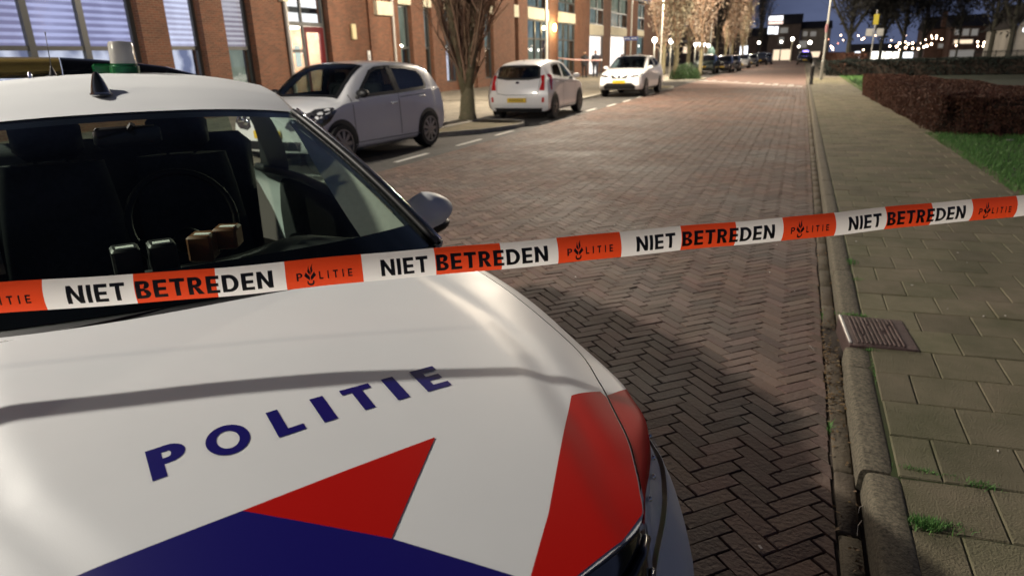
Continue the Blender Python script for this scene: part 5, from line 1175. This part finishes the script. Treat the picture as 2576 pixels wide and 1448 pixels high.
for i, (px, Y, h_, lab, fk) in enumerate([(2128, 62, 17, 'large bare tree with a forked mossy trunk standing behind the lit lawn', [(.5, 6), (2.7, 6)]), (2208, 66, 12, 'thin bare tree beside the yellow topped sign post', None), (2210, 88, 18, 'tall dark bare tree behind the sign post', [(1, 6)]), (2262, 74, 17, 'dark bare tree in the park whose trunk stands before the white shop lights', [(2.5, 5)]), (2310, 96, 18, 'dark bare tree deeper in the park right of the shop lights', [(.2, 6)]), (2400, 80, 9, 'small dark bare tree before the house with the chimney', None), (2482, 66, 16, 'tall thin bare tree between the chimney house and the pale gable', [(1, 6)]), (2530, 60, 17, 'dark bare tree before the pale gable at the edge', [(2, 6)])]):
    p = onY(px, 165, Y)
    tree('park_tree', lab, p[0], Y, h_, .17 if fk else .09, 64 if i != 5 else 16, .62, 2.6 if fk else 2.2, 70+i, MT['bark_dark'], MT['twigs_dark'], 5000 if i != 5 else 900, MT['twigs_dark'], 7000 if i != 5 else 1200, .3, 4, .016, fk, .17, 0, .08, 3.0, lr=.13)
# ------------------------------------------------------------------ bush, bollard, posts, people
MT['bushleaf'] = mat('green_bush_leaf', (.045, .10, .030), .7, island=.5)
p = gnd(1722, 203)
t = empty('bush', (p[0], p[1], .1), 0, 'round clipped green bush beside the far parked cars', 'bush'); lf = MB(); st = MB()
for _ in range(5200):
    d = np.array([rnd.gauss(0, 1), rnd.gauss(0, 1), abs(rnd.gauss(0, 1))]); d /= np.linalg.norm(d); c = d*np.array([1.0, .8, .95])*rnd.uniform(.75, 1.05)*(1+.08*math.sin(d[0]*7)*math.cos(d[1]*6)); c[2] = max(.03, c[2])
    e = np.cross(d, [rnd.gauss(0, 1), rnd.gauss(0, 1), rnd.gauss(0, 1)]); e /= np.linalg.norm(e); f_ = np.cross(d, e)*.5+d*.4; s_ = rnd.uniform(.025, .06); lf.add([c-e*s_, c+f_*s_, c+e*s_, c-f_*s_], [(0, 1, 2, 3)])
for _ in range(24): a = rnd.uniform(0, 6.28); st.tube([(0, 0, 0), (math.cos(a)*.4, math.sin(a)*.35, .5), (math.cos(a)*.7, math.sin(a)*.6, .8)], [.02, .012, .005], 4)
lf.build('foliage', MT['bushleaf'], t); st.build('stems', MT['twig'], t)
p = gnd(2039, 217)
t = empty('bollard', (p[0], p[1], .1), 0, 'dark round bollard at the kerb in front of the tall lamp post', 'bollard')
mb = MB(); mb.lathe((0, 0, 0), [(.11, -.05), (.10, .0), (.085, .06), (.08, .72), (.095, .76), (.095, .80), (.07, .86), (.02, .89)], 18); mb.build('post', MT['black'], t, True, 40); mb = MB(); mb.lathe((0, 0, .88), [(.05, -.02), (.06, .02), (.05, .08), (.03, .11), (.01, .2)], 14); mb.build('finial', MT['steel'], t, True)
p = gnd(2184, 185)
t = empty('sign_post', (p[0], p[1], .08), 0, 'grey post with a yellow sign and two small grey boards by the hedge', 'sign')
mb = MB(); mb.tube([(0, 0, 0), (0, 0, 4.2)], .045, 10); mb.lathe((0, 0, 4.2), [(.05, 0), (.05, .04), (.02, .06)], 10); mb.build('post', MT['steel'], t, True, 40)
mb = MB(); mb.box((0, -.06, 3.62), (.34, .03, .70), 0, 0, .01); mb.build('yellow_sign', mat('yellow_sign_face', (.50, .42, .03), .5), t)
for xx in (-.32, .36): mb = MB(); mb.box((xx, -.06, 2.75), (.46, .02, .5), 0, 0, .01); mb.build('grey_board', MT['steel'], t)
t = empty('street_sign', (-10.62, 46.0, .1), 0, 'tall slim grey pole with a blue street name sign in front of the lit doorway', 'sign')
mb = MB(); mb.tube([(0, 0, 0), (0, 0, 8)], .05, 10); mb.build('pole', MT['pole'], t, True, 40)
mb = MB(); mb.box((.0, -.07, 2.62), (.95, .02, .24), .1, 0, .008); sg_ = mb.build('name_plate', mat('blue_sign_face', (.03, .07, .28), .5), t)
mb = MB(); 
for k in range(9):
    if k not in (4,): mb.box((-.36+k*.09, -.082-.009*(k-4)*-1*.9, 2.62), (.05, .004, .07), .1)
mb.build('plate_text', MT['label'], sg_)
mb = MB(); mb.lathe((1.07, 42.93-.0, 2.62), [(.073, 0), (.073, .42)], 16); 
stk = mb.build('sticker', mat('pink_sticker', (.60, .28, .30), .6), None)
for o in bpy.data.objects:
    if o.name.startswith('street_lamp') and o.get('label', '').startswith('tall slim'):
        stk.parent = o; me = stk.data; me.transform(Matrix.Rotation(-math.pi, 4, 'Z') @ Matrix.Translation((-o.location[0], -o.location[1], -.1)))
        me.transform(Matrix.Translation((-.02, .07, 0))); me.transform(Matrix.Translation((.0, -.14, 0))) if False else None
# globe lamps along the left pavement
MT['globe'] = emit('globe_glow', (1.0, .93, .80), 16.0)
for i, (px, py, Y) in enumerate([(1647, 101, 43.5), (1688, 104, 49.5), (1750, 112, 62), (1760, 112, 64.5), (1772, 113, 67.5), (1782, 115, 70)]):
    p = onY(px, py, Y); t = empty('globe_lamp', (p[0], Y, .1), 0, ['first globe lamp by the right end of the brick building', 'second globe lamp under the bright lamplit tree', 'leftmost globe lamp of the close row of four', 'second globe lamp of the close row of four', 'third globe lamp of the close row of four', 'rightmost globe lamp of the close row of four'][i], 'globe lamp', 'globe lamps on the left pavement')
    H_ = p[2]-.1; mb = MB(); mb.tube([(0, 0, 0), (0, 0, H_-.12)], [.05, .035], 8); mb.build('post', MT['pole'], t, True); mb = MB(); mb.ell((0, 0, H_), (.14, .14, .16), 14, 10); mb.build('globe', MT['globe'], t, True)
    if i in (0, 2): lamp_light('globe_light', (.3, -.3, H_+.1), 120, (1, .85, .65), .15, t)
p = gnd(1792, 178); t = empty('bottle_bank', (p[0]-.6, p[1]+3, .1), 0, 'pale teal cone shaped container behind the dark green parked car', 'container'); mb = MB(); mb.lathe((0, 0, 0), [(.7, 0), (.75, .5), (.62, 1.3), (.3, 2.0), (.08, 2.25)], 16); mb.build('bin_body', mat('teal_plastic', (.12, .22, .20), .6), t, True, 50); mb = MB(); mb.lathe((0, 0, 2.2), [(.06, 0), (.06, .15)], 10); mb.build('lifting_ring', MT['steel'], t)
# people
MT['skin'] = mat('skin', (.45, .27, .19), .6); MT['hair'] = mat('dark_hair', (.02, .015, .012), .7)
MT['coat1'] = mat('black_coat', (.012, .012, .016), .8, var=.3, vscale=9); MT['coat2'] = mat('dark_navy_coat', (.014, .016, .030), .8, var=.3, vscale=9); MT['trouser'] = mat('dark_trousers', (.015, .015, .018), .8)
def person(x, y, rz, label, coat, H_=1.78, pose=0.0):
    t = empty('person', (x, y, .1), rz, label, 'person'); k = H_/1.78
    me = bpy.data.meshes.new('body'); V = []; E_ = []; RD_ = []
    def v(p, r): V.append(tuple(q*k for q in p)); RD_.append(r*k); return len(V)-1
    def chain(a, *pr):
        for p, r in pr: b = v(p, r); E_.append((a, b)); a = b
        return a
    pel = v((0, 0, .96), .15); ch = chain(pel, ((0, 0, 1.15), .145), ((.01, 0, 1.33), .17)); nk = chain(ch, ((0, 0, 1.47), .085), ((.01, 0, 1.53), .058)); hd = chain(nk, ((.02, 0, 1.62), .088), ((.02, 0, 1.70), .085))
    for s_ in (1, -1):
        chain(pel, ((0, .10*s_, .86), .11), ((.02+pose*s_*.06, .11*s_, .48), .075), ((-.01+pose*s_*.03, .11*s_, .09), .055), ((.13+pose*s_*.03, .13*s_, .045), .045))
        w = chain(ch, ((0, .20*s_, 1.40), .075), ((-.03, .27*s_, 1.13), .052), ((.13, .20*s_, .97+.05*s_), .040), ((.19, .16*s_, .95+.06*s_), .035))
        for f in range(4): chain(w, ((.215, (.16+.012*(f-1.5))*s_, .945+.06*s_+.008*f), .010), ((.245, (.155+.013*(f-1.5))*s_, .93+.06*s_), .009), ((.262, (.15+.013*(f-1.5))*s_, .905+.06*s_), .008))
        chain(w, ((.205, .125*s_, .96+.06*s_), .011), ((.235, .11*s_, .95+.06*s_), .009))
    me.from_pydata(V, E_, []); o = bpy.data.objects.new('body', me); COL.objects.link(o); o.parent = t
    sk = o.modifiers.new('skin', 'SKIN'); sk.use_smooth_shade = True
    for i, d in enumerate(me.skin_vertices[0].data): d.radius = (RD_[i], RD_[i]*1.0); d.use_root = (i == 0)
    ss = o.modifiers.new('sub', 'SUBSURF'); ss.levels = 1; ss.render_levels = 1
    me.materials.append(coat)
    hb = MB(); hb.ell((.025*k, 0, 1.655*k), (.092*k, .078*k, .118*k), 16, 12, squash=lambda p: np.array([p[0]*(1.0 if p[2] > 0 else .92), p[1], p[2]])); hb.ell((.115*k, 0, 1.645*k), (.020, .014, .024), 8, 6); hb.ell((.02*k, .08*k, 1.65*k), (.02, .012, .03), 8, 6); hb.ell((.02*k, -.08*k, 1.65*k), (.02, .012, .03), 8, 6); hb.build('face', MT['skin'], t, True)
    hr = MB(); hr.ell((.005*k, 0, 1.69*k), (.102*k, .088*k, .10*k), 16, 10, squash=lambda p: np.array([p[0], p[1], p[2] if p[2] > -.03 else -.03-(.05 if p[0] < 0 else 0)])); hr.build('hair', MT['hair'], t, True)
    ey = MB()
    for s_ in (1, -1): ey.ell((.106*k, .03*k*s_, 1.665*k), (.010, .012, .008), 8, 6)
    ey.build('eyes', MT['black'], t)
    jk = MB(); P = []
    for z, rx_, ry_ in [(.80, .19, .235), (.95, .185, .225), (1.15, .175, .215), (1.32, .175, .235), (1.42, .14, .20), (1.48, .08, .10)]: P.append([(rx_*k*math.cos(a), ry_*k*math.sin(a), z*k) for a in np.linspace(0, 2*math.pi, 21)[:-1]])
    jk.grid(np.array(P), closed=True); jk.build('jacket', coat, t, True)
    return t
person(-15.6, 52.0, -.9, 'person in a black coat standing left in front of the lit doorway', MT['coat1'], 1.98, 1)
person(-14.95, 52.8, -1.4, 'person in a dark navy coat standing right in front of the lit doorway', MT['coat2'], 2.0, -1)
# second tape far down the street
mb = MB(); A = np.array([FX+.2, 50.4, 1.15]); B = np.array([-7.8, 31.2, 1.17]); n_ = 60
A = onX(1403, 146, FX+.05); B = onY(1515, 151, 46.0)
for i in range(n_):
    f0, f1 = i/n_, (i+1)/n_; a = A+(B-A)*f0; b = A+(B-A)*f1; sag = lambda f: -.25*math.sin(math.pi*f)*.3
    mb.grid(np.array([[a+(0, 0, sag(f0)-.04), a+(0, .004, sag(f0)), a+(0, 0, sag(f0)+.04)], [b+(0, 0, sag(f1)-.04), b+(0, .004, sag(f1)), b+(0, 0, sag(f1)+.04)]]), 1 if i % 3 == 0 else 0)
tag(mb.build('barrier_tape', [MT['tape_white'], MT['tape_red']], None, True, weld=True), 'distant strip of barrier tape stretched from the brick building past the two people', 'barrier tape')
# ------------------------------------------------------------------ houses at the end of the street and across the park
MT['house_dark'] = mat('dark_house_brick', (.10, .075, .065), .9, var=.3, vscale=1.5); MT['house_grey'] = mat('grey_render', (.20, .18, .15), .9, var=.25, vscale=1.2); MT['rooftile'] = mat('dark_roof_tile', (.035, .030, .030), .8, var=.3, vscale=2); MT['house_pale'] = mat('pale_gable', (.42, .40, .36), .9, var=.2, vscale=1.0); MT['house_red'] = mat('reddish_brick', (.10, .058, .045), .9, var=.3, vscale=1.2)
MT['w_warm'] = emit('warm_window', (1, .78, .55), 1.2); MT['w_white'] = emit('white_window', (.95, .95, 1), 2.2); MT['w_dim'] = emit('dim_window', (.55, .52, .48), .35); MT['w_shop'] = emit('shop_window', (1.0, .95, .86), 3.2); MT['w_shopb'] = emit('bluish_shop_window', (.85, .9, 1.0), 2.6); MT['sign_pink'] = emit('shop_sign', (1, .72, .62), 1.6)
def house(label, Y, px0, px1, ridge, eave, wallm, wins, cat='house', ry=None, chim=(), gable=False, depth=9):
    a = onY(px0, 150, Y); b = onY(px1, 150, Y); zr = onY((px0+px1)/2, ridge, Y)[2]; ze = onY((px0+px1)/2, eave, Y)[2]; cx = (a[0]+b[0])/2; w_ = b[0]-a[0]
    t = empty('house', (cx, Y, 0), 0, label, cat, None); mb = MB(); mb.box((0, depth/2, ze/2), (w_, depth, ze))
    if gable: mb.add([(-w_/2, 0, ze), (w_/2, 0, ze), (0, 0, zr), (-w_/2, depth, ze), (w_/2, depth, ze), (0, depth, zr)], [(0, 1, 2), (5, 4, 3)])
    mb.build('wall', wallm, t); mb = MB()
    if gable: mb.add([(-w_/2-.3, -.3, ze-.2), (0, -.3, zr+.15), (w_/2+.3, -.3, ze-.2), (-w_/2-.3, depth, ze-.2), (0, depth, zr+.15), (w_/2+.3, depth, ze-.2)], [(0, 1, 4, 3), (1, 2, 5, 4)])
    else: mb.add([(-w_/2-.2, -.35, ze-.05), (w_/2+.2, -.35, ze-.05), (w_/2+.2, depth/2, zr), (-w_/2-.2, depth/2, zr), (-w_/2-.2, depth+.3, ze-.05), (w_/2+.2, depth+.3, ze-.05)], [(0, 1, 2, 3), (3, 2, 5, 4), (0, 3, 4), (1, 5, 2)])
    rf = mb.build('roof', MT['rooftile'], t)
    for (c0, c1, y0) in chim:
        p = onY(c0, y0, Y); q = onY(c1, y0, Y); mb = MB(); mb.box(((p[0]+q[0])/2-cx, depth*.45, (p[2]+ze)/2), (q[0]-p[0], .9, p[2]-ze)); mb.box(((p[0]+q[0])/2-cx, depth*.45, p[2]+.06), (q[0]-p[0]+.2, 1.1, .12)); mb.build('chimney', wallm, rf)
    for (x0, y0, x1, y1, m) in wins:
        p = onY(x0, y0, Y); q = onY(x1, y1, Y); mb = MB(); zc, xc, ww, hh = (p[2]+q[2])/2, (p[0]+q[0])/2-cx, q[0]-p[0], p[2]-q[2]
        for (bx, bz, sx, sz) in ((0, hh/2+.05, ww+.2, .1), (0, -hh/2-.05, ww+.2, .1), (-ww/2-.05, 0, .1, hh), (ww/2+.05, 0, .1, hh)): mb.box((xc+bx, -.03, zc+bz), (sx, .12, sz))
        f = mb.build('window', MT['house_pale'], t); mb = MB(); mb.box((xc, -.005, zc), (ww, .02, hh)); mb.build('pane', MT[m], f)
    return t
D4 = lambda x, y: (1744.1+x*.1823, y*.1823); D5 = lambda x, y: (2106.3+x*.1823, y*.1823)
def W4(*l): return [(*D4(a, b), *D4(c, d), m) for a, b, c, d, m in l]
def W5(*l): return [(*D5(a, b), *D5(c, d), m) for a, b, c, d, m in l]
house('tall dark shop house with brightly lit upper windows at the end of the street', 146, D4(1000, 0)[0], D4(1435, 0)[0], 34, 62, MT['house_dark'], W4((1045, 228, 1235, 290, 'w_white'), (1040, 300, 1235, 335, 'sign_pink'), (1035, 370, 1105, 470, 'w_shopb'), (1118, 370, 1165, 475, 'w_white'), (1205, 390, 1300, 455, 'w_dim'), (1190, 520, 1240, 610, 'w_dim'), (1110, 690, 1330, 830, 'w_warm')))
house('lower grey house with small dark windows right of the shop house', 147, D4(1440, 0)[0], D4(1850, 0)[0], 52, 72, MT['house_grey'], W4((1415, 440, 1460, 500, 'w_dim'), (1520, 440, 1570, 500, 'w_dim'), (1620, 440, 1690, 500, 'w_dim'), (1440, 570, 1560, 660, 'w_dim'), (1470, 720, 1740, 790, 'w_warm')))
house('brick house with a chimney and three dim upper windows beyond the park', 112, D5(1500, 0)[0], D5(2020, 0)[0], 34, 66, MT['house_red'], W5((1632, 405, 1685, 480, 'w_dim'), (1738, 405, 1808, 490, 'w_dim'), (1860, 405, 1930, 490, 'w_dim'), (1615, 555, 1860, 600, 'w_warm'), (1560, 700, 1860, 840, 'w_dim')), chim=[(D5(1545, 0)[0], D5(1612, 0)[0], 24)])
house('low dark reddish house left of the chimney house beyond the park', 116, D5(1180, 0)[0], D5(1500, 0)[0], 40, 72, MT['house_red'], W5((1400, 610, 1480, 660, 'w_dim'),))
house('pale gabled house at the edge across the park', 60, D5(2400, 0)[0], D5(2900, 0)[0], 5, 62, MT['house_pale'], W5((2560, 390, 2640, 440, 'w_shopb'), (2420, 790, 2490, 930, 'w_dim'), (2530, 780, 2640, 930, 'w_dim')), gable=True)
house('long low shop row with bright white windows beyond the park', 125, D5(200, 0)[0], D5(1530, 0)[0], 108, 126, MT['house_dark'], W5((245, 715, 305, 800, 'w_shopb'), (470, 715, 640, 825, 'w_shop'), (645, 720, 745, 830, 'w_shop'), (765, 720, 855, 830, 'w_shop'), (870, 725, 1030, 825, 'w_shopb'), (1060, 725, 1160, 830, 'w_dim'), (1175, 700, 1240, 830, 'w_dim'), (1270, 700, 1440, 830, 'w_shopb')), 'shop row')
house('dark block of houses seen between the lamplit trees', 152, 1560, 1843, 66, 90, MT['house_dark'], [(1675, 120, 1690, 135, 'w_dim'), (1720, 118, 1735, 134, 'w_warm')])
t = house('long dark block of houses behind the trees left of the shop house', 150, D4(560, 0)[0], D4(1000, 0)[0], 70, 92, MT['house_dark'], W4((650, 640, 740, 790, 'w_shopb'),))
# festoon bulbs in the park
MT['bulb'] = emit('festoon_bulb', (1.0, .72, .50), 15.0); MT['bulb_r'] = emit('festoon_bulb_red', (1.0, .35, .20), 14.0)
strings = [('festoon of warm bulbs left of the yellow topped sign post', 108, [(-155, 485, .6), (-120, 545, .5), (-90, 640, .8), (-72, 660, 1.5), (-60, 690, .8), (10, 600, .5), (50, 490, .9), (80, 555, .7), (175, 560, .6), (290, 495, .9), (345, 545, 1.2), (370, 530, .8), (360, 690, .9)]),
           ('festoon of warm bulbs over the bright shop windows', 112, [(530, 495, .9), (605, 550, .6), (630, 495, .8), (745, 560, .7), (725, 640, 1.2), (820, 645, 1.6), (860, 600, 1.5), (930, 585, 1.8), (980, 610, 1.3), (1040, 598, 1.4), (945, 490, .9), (950, 440, .5), (860, 690, 1.1), (945, 660, 1.5), (1040, 672, 1.3), (1120, 676, 1.4)]),
           ('festoon of warm bulbs right of the bright shop windows', 110, [(1150, 600, .8), (1195, 650, 1.4), (1235, 635, 1.6), (1220, 550, .8), (1300, 500, .9), (1310, 530, .8), (1300, 612, 1.4), (1370, 500, 1.2), (1365, 535, .9), (1440, 543, 1.3), (1640, 630, 1.0)]),
           ('festoon of warm bulbs right of the chimney house', 95, [(1937, 580, 1.1), (2030, 590, 1.3), (2055, 570, 1.1), (1940, 640, 1.0), (2012, 638, 1.0), (2240, 570, .8), (2300, 565, 1.5), (2330, 580, 1.0), (2290, 608, 1.2), (2460, 630, 1.5), (2510, 610, 1.8)])]
for lab, Y, pts in strings:
    P0 = [onY(*D5(a, b), Y) for a, b, _ in pts]; t = empty('light_string', tuple(P0[0]), 0, lab, 'light string', 'festoon light strings beyond the park'); o_ = P0[0]
    mb = MB(); mb.tube([p-o_+(0, 0, .15) for p in P0], .012, 4, cap=False); mb.build('wire', MT['black'], t)
    base = None
    for i, (p, (a, b, s_)) in enumerate(zip(P0, pts)):
        mb = MB(); mb.ell((0, 0, 0), (.09*s_, .09*s_, .10*s_), 10, 7); bo = mb.build('bulb', MT['bulb_r'] if s_ < .55 else MT['bulb'], t, True); bo.location = tuple(p-o_)
# single lit street globes at the street end
for i, (x, y, Y, s_) in enumerate([(1370, 540, 128, .26), (1610, 590, 120, .26), (1215, 580, 140, .2), (1455, 645, 138, .16), (905, 590, 120, .2)]):
    p = onY(*D4(x, y), Y); t = empty('globe_lamp', (p[0], Y, 0), 0, ['tall globe lamp on a pale post before the grey house at the street end', 'globe lamp left of the tall lamp post at the street end', 'small globe lamp before the shop house at the street end', 'smallest globe lamp low before the grey house at the street end', 'small globe lamp beside the pale yellow lamplit tree'][i], 'globe lamp', 'globe lamps at the street end')
    mb = MB(); mb.tube([(0, 0, 0), (0, 0, p[2]-.2)], [.12, .09], 8); mb.build('post', MT['cream'] if i == 0 else MT['dark_metal'], t); mb = MB(); mb.ell((0, 0, p[2]), (s_, s_, s_*1.1), 12, 8); mb.build('globe', MT['globe'], t, True)
# railings at the far right of the lawn
MT['rail'] = mat('dark_railing', (.012, .013, .014), .6)
A = onY(2440, 190, 56.0); B = onY(2640, 175, 60.0); t = empty('railing', (A[0], A[1], .08), 0, 'dark iron railing along the lawn behind the brown hedge', 'railing'); mb = MB(); n_ = 60; d = B-A; d[2] = 0
for z in (.25, 1.25): mb.tube([(0, 0, z), tuple(d*np.array([1, 1, 0])+np.array([0, 0, z]))], .025, 6)
for k in range(n_+1): q = d*k/n_; mb.tube([(q[0], q[1], 0), (q[0], q[1], 1.35)], .014 if k % 8 else .035, 5)
mb.build('bars', MT['rail'], t)
for i, (px, py, Y, w_, hh, lab) in enumerate([(2440, 168, 44, 6.0, 1.5, 'dark shrub mass before the railing')]):
    p = onY(px, 190, Y); hedge('shrub', 'dark evergreen shrubs behind the railing before the chimney house', [(p[0], 50, 14, 2.0, 0)], 12000, .95, .07, mat('dark_evergreen', (.006, .012, .009), .8, island=.5))
